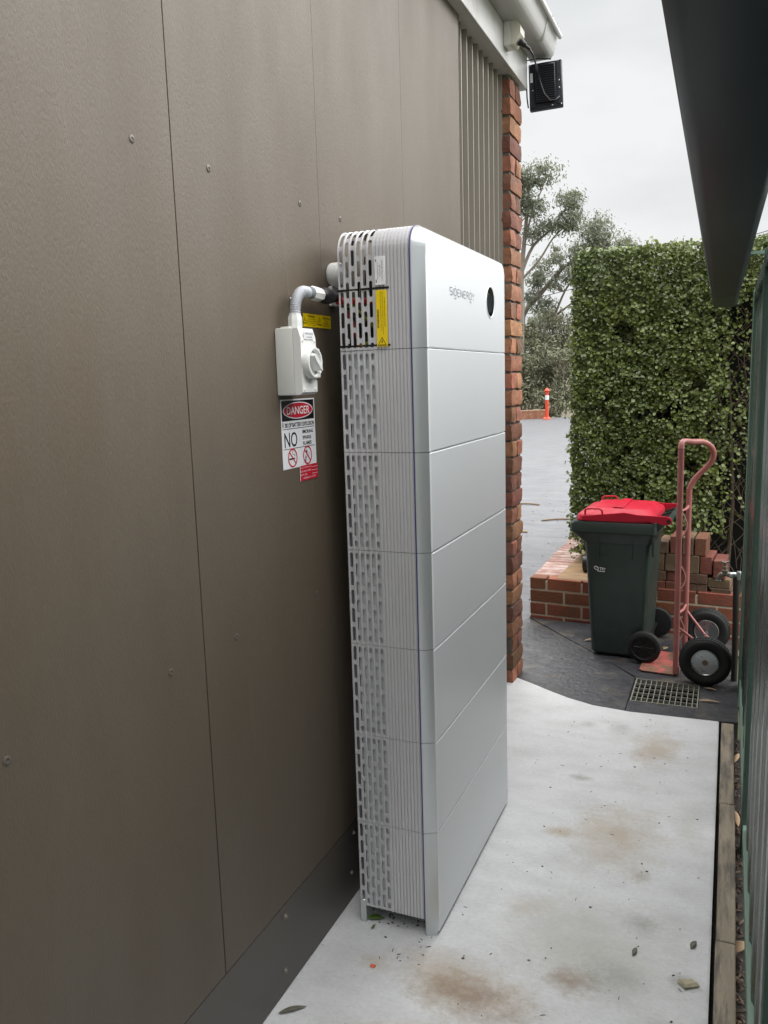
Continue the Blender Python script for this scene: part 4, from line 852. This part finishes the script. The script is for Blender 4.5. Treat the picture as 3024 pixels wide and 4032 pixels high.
for t in (1.2, 3.0, 4.75):
    q = GA+gd*t
    b = B(); b.box(q.x+.125, 1.150, q.y-.012, q.y+.012, 1.990, 2.000); b.box(1.138, 1.150, q.y-.012, q.y+.012, 1.93, 1.990); b.obj('bracket', M_rail, gt)

# ================================================================== TIMBER EDGING
M_tim = mat('weathered_timber', (.28, .24, .18), .85, var=.22, vs=4, stretch=(6, .8, 6), col2=(.13, .115, .098), c2s=5, c2t=(.46, .60), bump=.4, bs=40, fine=.1)
for (ya, yb, lb, dxx) in ((-3.5, 1.786, 'nearest weathered timber edging board beside the concrete path', .0), (1.790, 2.60, 'middle weathered timber edging board stained dark grey beside the path', .003), (2.604, 3.372, 'farthest timber edging board, ending at the dark paving', -.002)):
    b = B(); b.box(1.045+dxx*.5, 1.098+dxx*.5, ya, yb, -.1, -.004, .003); tb = b.obj('timber_edging', M_tim, None); tag(tb, lb, 'timber board', 'timber edging boards')

# ================================================================== LEAVES, DEBRIS
def leaf_thing(x, y, z, L_, w, rz, m, label, curl=.15, name='fallen_leaf'):
    v = []; n = 7
    for i in range(n+1):
        t = i/n; hw = w*math.sin(math.pi*min(1, t*1.02+.0))**.8*(1-.25*t) if 0 < t < 1 else .0004
        zc = .004+curl*L_*(.5-abs(t-.5))*.4
        for s in (-1, 0, 1): v.append(((t-.5)*L_, s*hw, zc+(abs(s)*hw*.35)))
    f = [(i*3+j, i*3+j+1, i*3+j+4, i*3+j+3) for i in range(n) for j in range(2)]
    o = pyd(name, v, f, m, None, 60); o.location = (x, y, z); o.rotation_euler = (0, 0, R(rz)); sm = o.modifiers.new('s', 'SOLIDIFY'); sm.thickness = .0008; return tag(o, label, 'leaf', 'fallen leaves')
M_lb = mat('brown_leaf', (.20, .135, .075), .7, var=.3, vs=40); M_lg = mat('grey_green_leaf', (.13, .125, .09), .7, var=.3, vs=40); M_ltan = mat('tan_gum_leaf', (.36, .25, .14), .65, var=.25, vs=40); M_lgreen = mat('fresh_green_leaf', (.10, .17, .03), .5, var=.3, vs=30)
leaf_thing(.048, 1.120, 0, .075, .0085, 40, M_lg, 'curled grey brown leaf near the wall in the bottom foreground')
leaf_thing(.989, 1.733, 0, .040, .0085, 70, M_lg, 'small dark grey leaf near the right edge of the concrete')
leaf_thing(.839, 1.648, 0, .038, .007, 80, M_lg, 'small dark pointed leaf on the foreground concrete by the stain')
leaf_thing(.985, 3.60, -.002, .11, .009, 5, M_ltan, 'long tan gum leaf lying over right end of the drain grate')
leaf_thing(.315, 4.40, -.002, .13, .011, 35, M_ltan, 'long tan leaf left of the wheelie bin base')
leaf_thing(.735, 4.33, .008, .055, .016, 70, M_ltan, 'pale leaf lying on the hand truck toe plate')
leaf_thing(.99, 3.77, -.002, .06, .008, -15, M_ltan, 'tan leaf under the near hand truck tyre')
leaf_thing(.105, 1.530, 0, .055, .013, 20, M_lgreen, 'fresh green leaf under the battery tower')
leaf_thing(.115, 1.49, .002, .022, .004, 80, M_lgreen, 'small bright green leaf fragment in front of the battery tower')
leaf_thing(1.110, 3.15, -.070, .10, .012, 80, M_ltan, 'tan leaf in soil strip nearest the apron'); leaf_thing(1.107, 2.62, -.070, .12, .012, 95, M_ltan, 'tan leaf in the middle of the soil strip'); leaf_thing(1.110, 1.86, -.068, .08, .022, 60, M_lb, 'broad brown leaf in the soil strip')
b = B(); b.box(-.022, .022, -.014, .014, 0, .010, .004)
for v in b.m.verts: v.co += noise.noise_vector(v.co*60)*.010; v.co.z = max(v.co.z, 0)
ck = b.obj('mortar_chip', mat('mortar_chip_stone', (.42, .38, .27), .9, var=.3, vs=40, bump=.5, bs=90), None, 0); ck.location = (.983, 1.570, 0); ck.rotation_euler = (0, 0, .6); tag(ck, 'beige chip of mortar in a damp spot on the foreground concrete', 'stone')
b = B(); b.box(-.008, .008, -.006, .006, 0, .004, .002); oc = b.obj('orange_fragment', mat('orange_bit', (.60, .12, .05), .6), None); oc.location = (.177, 1.342, 0); tag(oc, 'tiny orange fragment on the concrete in front of the tower', 'fragment')
# crumbs and needles nobody would count
V, F = [], []
def crumb(x, y, z, l, w, a, h):
    b0 = len(V); c, s = math.cos(a), math.sin(a)
    for u, v in ((-l, -w), (l, -w), (l, w), (-l, w)): V.append((x+u*c-v*s, y+u*s+v*c, z+h*(.4+.6*random.random())))
    V.append((x, y, z+h*1.6)); 
    for i in range(4): F.append((b0+i, b0+(i+1) % 4, b0+4))
for _ in range(75):
    x, y = random.uniform(.3, 1.0), random.uniform(1.0, 3.3); s = random.choice((.0018, .0025, .004)); crumb(x, y, 0, s, s*random.uniform(.5, 1), random.random()*6, .002)
for _ in range(24):
    x, y = random.uniform(.3, 1.0), random.uniform(1.1, 3.2); crumb(x, y, 0, random.uniform(.004, .009), .0009, random.random()*6, .0015)
for _ in range(60):
    x, y = random.uniform(.10, .29), random.gauss(1.575, .03); s = random.choice((.0015, .002, .003)); crumb(x, y, 0, s*random.uniform(1, 2), s*.7, random.random()*6, .003)
for _ in range(12): crumb(random.uniform(.10, .30), random.uniform(1.36, 1.5), 0, random.uniform(.003, .008), .001, random.random()*6, .002)
for _ in range(160): crumb(random.uniform(1.10, 1.12), random.uniform(1.0, 3.35), -.075, random.uniform(.004, .018), .004, random.random()*6, .006)
for _ in range(120): crumb(random.uniform(-2, .0), random.uniform(4.9, 11), -.004, random.uniform(.004, .02), .004, random.random()*6, .004)
for _ in range(40): crumb(random.uniform(-.1, 1.05), random.uniform(3.5, 4.6), -.003, random.uniform(.002, .008), .002, random.random()*6, .003)
db = pyd('leaf_litter', V, F, mat('litter', (.060, .040, .028), .9, var=.3, isl=.7)); tag(db, 'scattered specks, needles and crumbs of leaf litter on the ground', 'litter', kind='stuff')
for (x, y, l_, rz, lb) in ((-.72, 8.55, .34, 30, 'thin bark strip on the driveway left of the hedge'), (-1.0, 7.75, .30, 5, 'pale curved bark strip on the driveway beside the brick pier'), (-1.25, 9.6, .28, -10, 'dark twig on the driveway further back by the pier')):
    b = B(); b.tube(spl([(x-l_/2*math.cos(R(rz)), y-l_/2*math.sin(R(rz)), .004), (x, y+.015, .008), (x+l_/2*math.cos(R(rz)), y+l_/2*math.sin(R(rz)), .004)], 5), [.003]+[.010]*9+[.003], 6); o = b.obj('bark_strip', M_ltan if 'pale' in lb else M_lb, None); tag(o, lb, 'bark', 'bark strips on the driveway')

# ================================================================== HEDGE
def leaves(P, Nrm, size, asp, jit, cup=.25, droop=0):
    """ovate folded leaves; P centres, Nrm outward normals"""
    n = len(P); nn = Nrm+rng.normal(0, jit, (n, 3)); nn /= np.linalg.norm(nn, axis=1)[:, None]
    t = rng.normal(0, 1, (n, 3)); t[:, 2] -= droop
    t -= nn*(t*nn).sum(1)[:, None]; t /= np.linalg.norm(t, axis=1)[:, None]; bvec = np.cross(nn, t)
    s = (size*rng.uniform(.45, 1.4, n))[:, None]; w = s*asp
    V = np.empty((n, 6, 3))
    V[:, 0] = P-t*s*.5; V[:, 3] = P+t*s*.5-nn*s*.06
    V[:, 1] = P-t*s*.22+bvec*w*.5+nn*s*cup*.5; V[:, 2] = P+t*s*.16+bvec*w*.5+nn*s*cup*.5
    V[:, 5] = P-t*s*.22-bvec*w*.5+nn*s*cup*.5; V[:, 4] = P+t*s*.16-bvec*w*.5+nn*s*cup*.5
    base = (np.arange(n)*6)[:, None]
    F = np.concatenate([base+np.array([[0, 1, 2, 3]]), base+np.array([[0, 3, 4, 5]])])
    return V.reshape(-1, 3), F
M_hedge = mat('hedge_leaf', (.104, .143, .034), .33, var=0, isl=.48, trans=.24, spec=.55, col2=(.15, .185, .046), c2s=1.5, c2t=(.4, .65))
M_wood = mat('twig_bark', (.13, .095, .07), .85, var=.3, vs=20)
M_hshade = mat('hedge_inner_shade', (.005, .006, .0035), .95, var=.3, vs=20)  # near-black, the shade between the leaves put into the colour
hg = thing('hedge', (.7, 6.2, .19), 'tall clipped green hedge behind the bin and brick garden bed', 'hedge')
HX0, HX1, HY0, HY1, HZ1 = .03, 1.75, 5.22, 7.6, 2.40
def nfield(p, f): return np.array([noise.noise(Vector((a*f, b_*f, c*f))) for a, b_, c in p])
Ps, Ns = [], []
n = 74000
x = rng.uniform(HX0-.01, HX1, n); z = rng.uniform(.30, HZ1, n); d = np.abs(rng.exponential(.06, n)); d = np.minimum(d, .24)
surf = nfield(np.stack([x, np.zeros(n), z], 1), 2.6)*.022+nfield(np.stack([x, np.zeros(n)+9, z], 1)  , 8)*.030
y = HY0+surf+d
dens = nfield(np.stack([x, y, z], 1), 6.5)+.35*nfield(np.stack([x, y, z], 1), 15)
keep = dens > -.36-.25*(z > 1.9)
lo = .48+.10*np.sin(x*7)+.05*np.sin(x*23)
keep &= z > np.where(x < .35, .36, lo+.02)
thin = (x > .93+.05*np.sin(z*9))*(z < 2.05); keep &= ~(thin & (rng.random(n) < .66)); keep &= ~((x > 1.02) & (z < 2.0) & (rng.random(n) < .7))
keep &= ~((z < .95) & (x > .72) & (rng.random(n) < .5))
# rounded top-left shoulder
keep &= ~((x < HX0+.10) & (z > HZ1-.10) & (((HX0+.10-x)**2+(z-HZ1+.10)**2) > .10**2))
P = np.stack([x, y, z], 1)[keep]; Nn = np.tile(np.array([[.0, -1., .55]]), (len(P), 1)); Ps.append(P); Ns.append(Nn)
n = 16000   # left flank
y = rng.uniform(HY0, HY1, n); z = rng.uniform(.30, HZ1, n); d = np.minimum(rng.exponential(.05, n), .2); s_ = nfield(np.stack([y*0+3, y, z], 1), 3)*.02
Ps.append(np.stack([HX0+.0+s_+d, y, z], 1)); Ns.append(np.tile(np.array([[-1., 0, .5]]), (n, 1)))
n = 14000   # top
x = rng.uniform(HX0+.04, HX1, n); y = rng.uniform(HY0+.02, HY1, n); d = np.minimum(rng.exponential(.05, n), .2); s_ = nfield(np.stack([x, y, x*0], 1), 3)*.02
Ps.append(np.stack([x, y, HZ1+.02+s_-d], 1)); Ns.append(np.tile(np.array([[0., -.2, 1]]), (n, 1)))
V, F = leaves(np.concatenate(Ps), np.concatenate(Ns), .0240, .72, .60, .20)
fo = quads_np('foliage', V, F, M_hedge, hg); fo['kind'] = 'stuff'
# pale young shoots standing proud of the top and corner
Ps, Ns = [], []; sh = B()
for _ in range(34):
    x0 = rng.uniform(HX0, 1.1); top = random.uniform(.02, .07); y0 = HY0+random.uniform(-.02, .3); 
    pts = [(x0, y0, HZ1-.08), (x0+random.uniform(-.02, .02), y0, HZ1+top*.5), (x0+random.uniform(-.03, .03), y0-.01, HZ1+top)]
    sh.tube(pts, .0012, 4)
    for t in np.linspace(.4, 1, 5): q = np.array(pts[0])*(1-t)+np.array(pts[2])*t; Ps.append(q+rng.normal(0, .008, 3)); Ns.append((rng.normal(0, .6), -.6, .6))
for _ in range(26):
    z0 = rng.uniform(.4, 2.3); pts = [(HX0+.05, HY0+.1, z0-.02), (HX0-.02, HY0+.06, z0+.02), (HX0-.02-random.uniform(.0, .03), HY0+.05, z0+random.uniform(-.03, .07))]
    sh.tube(pts, .0012, 4)
    for t in np.linspace(.3, 1, 5): q = np.array(pts[0])*(1-t)+np.array(pts[2])*t; Ps.append(q+rng.normal(0, .008, 3)); Ns.append((-.5, -.7, .5))
# hanging sprigs over bricks and over the plywood
for cx, zt, zl in ((.10, .62, .33), (.13, .60, .36), (.76, .70, .58), (.95, .66, .55), (.90, .72, .60), (1.0, .75, .52), (.84, .72, .62)):
    pts = [(cx, HY0+.05, zt), (cx+.02, HY0-.03, (zt+zl)/2), (cx+.01, HY0-.05, zl)]; sh.tube(pts, .0015, 4)
    for t in np.linspace(.2, 1, 9): q = np.array(pts[0])*(1-t)+np.array(pts[2])*t; Ps.append(q+rng.normal(0, .015, 3)); Ns.append((rng.normal(0, .4), -.8, .6))
V, F = leaves(np.array(Ps), np.array(Ns), .028, .62, .4, .2)
M_shoot = mat('young_hedge_leaf', (.17, .225, .06), .42, var=0, isl=.3, trans=.3)
yo = quads_np('young_shoots', V, F, M_shoot, hg); yo['kind'] = 'stuff'; so = sh.obj('shoot_stems', M_wood, hg); so['kind'] = 'stuff'
b = B(); b.box(HX0+.16, HX1, HY0+.27, HY1, .19, HZ1-.17); b.obj('shade_core', M_hshade, hg)  # added solid box, shows as painted shade through the leaf gaps
tw = B()
for _ in range(420):
    x0 = random.uniform(.1, 1.5) if random.random() < .4 else random.uniform(.75, 1.45); z0 = random.uniform(.25, 2.2); y0 = HY0+random.uniform(.08, .25); a = random.uniform(-.9, .9); l_ = random.uniform(.1, .35)
    p1 = (x0+math.sin(a)*l_*.5+random.uniform(-.03, .03), y0-.02, z0+l_*.5*math.cos(a)); tw.tube([(x0, y0, z0), p1, (x0+math.sin(a)*l_, y0-.05, z0+math.cos(a)*l_)], [.0035, .0025, .0012], 4)
for x0 in (.35, .62, .88, 1.05, 1.2): tw.tube([(x0, HY0+.2, .19), (x0+.02, HY0+.18, .7), (x0-.03, HY0+.2, 1.6)], [.016, .012, .006], 6)
tw = tw.obj('twigs', M_wood, hg); tw['kind'] = 'stuff'

# ================================================================== BACKGROUND
bl = thing('bollard', (-5.21, 30.0, -.006), 'orange and white T-top bollard at the far end of the driveway', 'bollard')
M_or = mat('orange_plastic', (.70, .075, .03), .5, var=.06); zb = -.006
b = B(); b.lathe([(.16, 0), (.16, .03), (.10, .06), (.068, .075), (.064, 1.0), (.066, 1.02)], (-5.21, 30, zb), (0, 0, 1), 18); b.obj('post', M_or, bl)
b = B(); b.lathe([(.069, .71), (.0675, .88)], (-5.21, 30, zb), (0, 0, 1), 18); b.obj('white_band', M_wpr, bl)
b = B(); b.lathe([(.066, 1.0), (.105, 1.03), (.105, 1.055), (.07, 1.075), (.05, 1.12), (.001, 1.14)], (-5.21, 30, zb), (0, 0, 1), 18); b.obj('cap', M_or, bl)
M_farb = mat('far_brick_paving_wall', (.28, .12, .066), .85, var=.2, vs=8, col2=(.36, .24, .16), c2s=6)
fw = B(); fw.loops([[(x, y, z) for x, y in ((-9.0, 28.4), (-5.30, 30.55), (-5.42, 30.78), (-9.15, 28.62))] for z in (-.1, .26)]); fwo = fw.obj('low_brick_wall', M_farb, None); tag(fwo, 'low orange brick wall at the far edge of the driveway beside the bollard', 'wall')
cp = mat('far_coping', (.32, .19, .125), .85, var=.2, vs=8)
d_ = Vector((3.70, 2.15)).normalized()
for k in range(18):
    q = Vector((-9.05, 28.5))+d_*(k*.237); b = B(); b.box(-.11, .11, -.12, .12, .262, .325, .006, M=Matrix.Translation((q.x+.1, q.y+.06, 0)) @ Matrix.Rotation(math.atan2(d_.y, d_.x), 4, 'Z')); b.obj('coping_brick', cp, fwo)
M_gum = mat('gum_leaf', (.20, .22, .155), .5, var=0, isl=.4, trans=.35); M_gum2 = mat('bush_leaf', (.155, .158, .095), .55, var=0, isl=.55, trans=.2)
M_trunk = mat('gum_bark', (.27, .235, .20), .8, var=.25, vs=2, stretch=(3, 3, .6), col2=(.17, .13, .10), c2s=2)
def gum(name, base_y, limbs, clumps, label, leafm, lsize=.145, per=190, dy=.6, group=None, droop=1.4, twigs=True):
    bx, bz = limbs[0][0][0], limbs[0][0][1]; t = thing(name, (bx, base_y, bz), label, 'tree', group)
    b = B(); offs = {}
    def yo(x, z, k): return base_y+dy*1.3*noise.noise(Vector((x*.5+k*.9, z*.3, k*1.7)))*(0 if k == 0 else 1)
    for k, (*pts, r0, r1) in enumerate(limbs):
        Q = spl([(p[0], yo(p[0], p[1], k) if i else yo(p[0], p[1], 0 if k == 0 else 0), p[1]) for i, p in enumerate(pts)], 4); b.tube(Q, list(np.linspace(r0, r1, len(Q))), 8)
    allpts = [Vector((p[0], base_y, p[1])) for l_ in limbs for p in l_[:-2][1:]]
    cents = []
    for (cx, cz, rx, rz) in clumps:
        nb = max(10, int(34*rx*rz/.2)); 
        for _ in range(nb):
            a = random.uniform(0, 6.28); r_ = math.sqrt(random.random()); q = Vector((cx+math.cos(a)*rx*r_*1.12, base_y+random.gauss(0, dy*.55), cz+math.sin(a)*rz*r_*.95)); cents.append((q, random.uniform(.14, .62)*(.6+rx)))
            if twigs and random.random() < .55:
                nr = min(allpts, key=lambda w: (w-q).length); md = (nr+q)/2+Vector((0, 0, -.08)); b.tube([nr, md, q], [.022, .014, .006], 5)
    b.obj('trunk', M_trunk, t, 60)
    PP, NN = [], []
    for q, r_ in cents:
        n_ = int(per*.15*random.uniform(.3, 1.7)); w = rng.normal(0, 1, (n_, 3)); w /= np.linalg.norm(w, axis=1)[:, None]; rad = r_*rng.random(n_)[:, None]**.7
        PP.append(np.array(q)+w*rad*np.array([1.1, 1.1, .75])); NN.append(w+np.array([0, -.3, .5]))
    V, F = leaves(np.concatenate(PP), np.concatenate(NN), lsize, .30, .7, .1, droop); c = quads_np('crown', V, F, leafm, t); c['kind'] = 'stuff'; return t
gum('gum_tree', 35, [((-7.42, -.7), (-7.34, 3.68), (-7.31, 5.92), (-7.09, 8.21), (-7.0, 9.6), .17, .04), ((-7.31, 5.92), (-6.87, 6.97), (-6.13, 7.61), (-5.67, 8.16), (-5.36, 8.6), .08, .02), ((-7.28, 5.66), (-6.55, 6.38), (-5.98, 7.19), (-5.41, 7.7), .06, .02), ((-7.2, 7.2), (-6.8, 8.2), (-6.4, 9.2), (-6.2, 9.7), .05, .015), ((-7.33, 4.2), (-8.2, 5.6), (-9.0, 7.0), .08, .02)],
    [(-6.71, 9.77, .74, .42), (-6.87, 8.54, .48, .37), (-6.82, 7.57, .42, .32), (-6.29, 7.83, .32, .21), (-5.36, 8.68, .45, .45), (-5.36, 7.84, .53, .42), (-5.77, 7.58, .37, .21), (-7.6, 8.8, .6, .5), (-8.6, 7.4, .7, .5), (-9.0, 8.2, .6, .4), (-7.5, 9.7, .5, .35)], 'tall slender gum tree with the highest crown, left of the hedge', M_gum, group='gum trees beyond the driveway')
gum('gum_tree', 38, [((-7.95, -1.0), (-7.99, 3.45), (-7.9, 4.47), (-7.19, 5.22), (-6.22, 6.27), (-5.44, 6.75), (-4.78, 7.4), .17, .03), ((-7.67, -.9), (-7.02, 3.4), (-6.5, 4.34), (-6.05, 5.31), (-5.55, 6.1), .10, .025), ((-6.61, 4.18), (-6.16, 4.43), (-5.59, 4.79), (-5.0, 5.2), .07, .02), ((-6.22, 6.27), (-6.4, 6.9), (-6.6, 7.5), .04, .012)],
    [(-4.63, 7.81, .69, .52), (-5.11, 7.1, .63, .34), (-6.06, 6.64, .4, .29), (-6.97, 6.54, .34, .23), (-7.25, 5.9, .46, .4), (-6.33, 5.72, .4, .29), (-7.02, 4.71, .4, .34), (-5.55, 6.05, .4, .4), (-6.57, 7.01, .17, .29), (-4.35, 7.25, .34, .23), (-4.6, 5.6, .6, .5), (-3.8, 6.4, .6, .4), (-7.6, 5.2, .3, .3)], 'leaning gum tree whose limbs spread right over the hedge top', M_gum, group='gum trees beyond the driveway')
gum('gum_tree', 50, [((-4.9, -2.5), (-4.95, 4.0), (-4.9, 8.2), .15, .04), ((-4.93, 6), (-5.3, 7.6), (-5.35, 8.3), .06, .02), ((-4.93, 6.4), (-4.5, 7.6), (-4.4, 8.4), .06, .02)], [(-4.89, 8.78, .45, .38), (-5.31, 8.46, .38, .3), (-4.4, 8.46, .45, .3), (-4.9, 7.9, .7, .4), (-4.2, 7.6, .5, .4)], 'distant pale gum tree just peeping over the hedge top', M_gum, .15, 240, group='gum trees beyond the driveway')
low = [(-7.16, 2.52, 36, .75, .95, 'olive bush growing directly behind the bollard line at the pier'), (-6.02, 3.15, 37, .70, 1.05, 'tall dark bush against the hedge edge, upper part'), (-6.87, 1.17, 34, .65, .9, 'low olive bush beside the pier above the brick wall'), (-6.12, 1.62, 35, .70, .85, 'scrubby bush in the middle behind the bollard'), (-5.40, 1.14, 34, .50, 1.05, 'dark bush between the bollard and the hedge'),
       (-8.11, 3.6, 42, .85, .85, 'far bush glimpsed between the gum trunks'), (-6.22, 2.07, 40, .55, .95, 'far dark bush right of the pale roof'), (-5.87, .30, 33, .8, .40, 'low shrub at the foot of the bollard'), (-8.6, 1.6, 37, 1.0, 1.3, 'bush mostly hidden behind the brick pier'), (-4.5, 1.6, 36, .8, 1.5, 'bush mostly hidden behind the hedge')]
for (x, z, y, rx, rz, lb) in low:
    gum('bush', y, [((x-.1, min(z-rz-.5, -.3)), (x, z-rz*.3), (x+.05, z+rz*.5), .05, .015), ((x, z-rz*.6), (x+rx*.5, z+rz*.3), .03, .01), ((x, z-rz*.6), (x-rx*.5, z+rz*.3), .03, .01)], [(x+rx*random.uniform(-.3, .3), z+rz*random.uniform(.3, .9), rx*.65, rz*.55), (x+rx*random.uniform(-.5, .5), z+rz*random.uniform(.7, 1.2), rx*.35, rz*.35), (x-rx*.25, z-rz*.3, rx*.75, rz*.5), (x+rx*.25, z-rz*.3, rx*.75, rz*.5)], lb, random.choice((M_gum, M_gum2, M_gum2)), .16, 170, 1.1, 'bushes beyond the driveway', 1.0)['category'] = 'bush'
# far wooded ridge
Pn = []
for _ in range(260):
    x = random.uniform(-60, 40); y = random.uniform(85, 130); h = random.uniform(2, 5.5); c = np.array([x, y, -4.5+h*.5]); w = rng.normal(0, 1, (160, 3)); Pn.append(c+w*np.array([1.6, 1.6, h*.36]))
P = np.concatenate(Pn); V, F = leaves(P, rng.normal(0, 1, P.shape)+np.array([0, -.5, .6]), .75, .6, .5, .1); fr_ = quads_np('distant_woodland', V, F, mat('distant_leaf', (.085, .10, .075), .7, var=0, isl=.4)); tag(fr_, 'distant wooded ridge seen between the gum trees', 'woodland', kind='stuff')
hs_ = thing('distant_house', (-12.9, 70, -5), 'pale roofed house far away between the bushes', 'house')
b = B(); b.box(-16, -9.5, 69, 76, -5.2, 2.9); b.obj('wall', mat('house_render', (.5, .45, .38), .8), hs_)
b = B(); b.loops([[(x, y, z) for x, z in ((-16.5, 2.9), (-9.0, 2.9), (-12.8, 4.4))] for y in (68.5, 76.5)]); b.obj('roof', mat('pale_roof', (.55, .58, .56), .6), hs_)
for x in (-15, -12.2): 
    b = B(); b.box(x, x+1.2, 68.94, 69.0, 1.0, 2.2); b.obj('window', M_blackgl, hs_)
wr = B(); wr.tube([(-22, 28, 3.9), (-14, 28, 3.65), (-5.73, 28, 4.13), (-4.84, 28, 4.25), (-4.0, 28, 4.4), (4, 28, 6.2)], .012, 6); w_ = wr.obj('power_line', M_black); tag(w_, 'thin overhead power line crossing in front of the gum trees', 'cable')
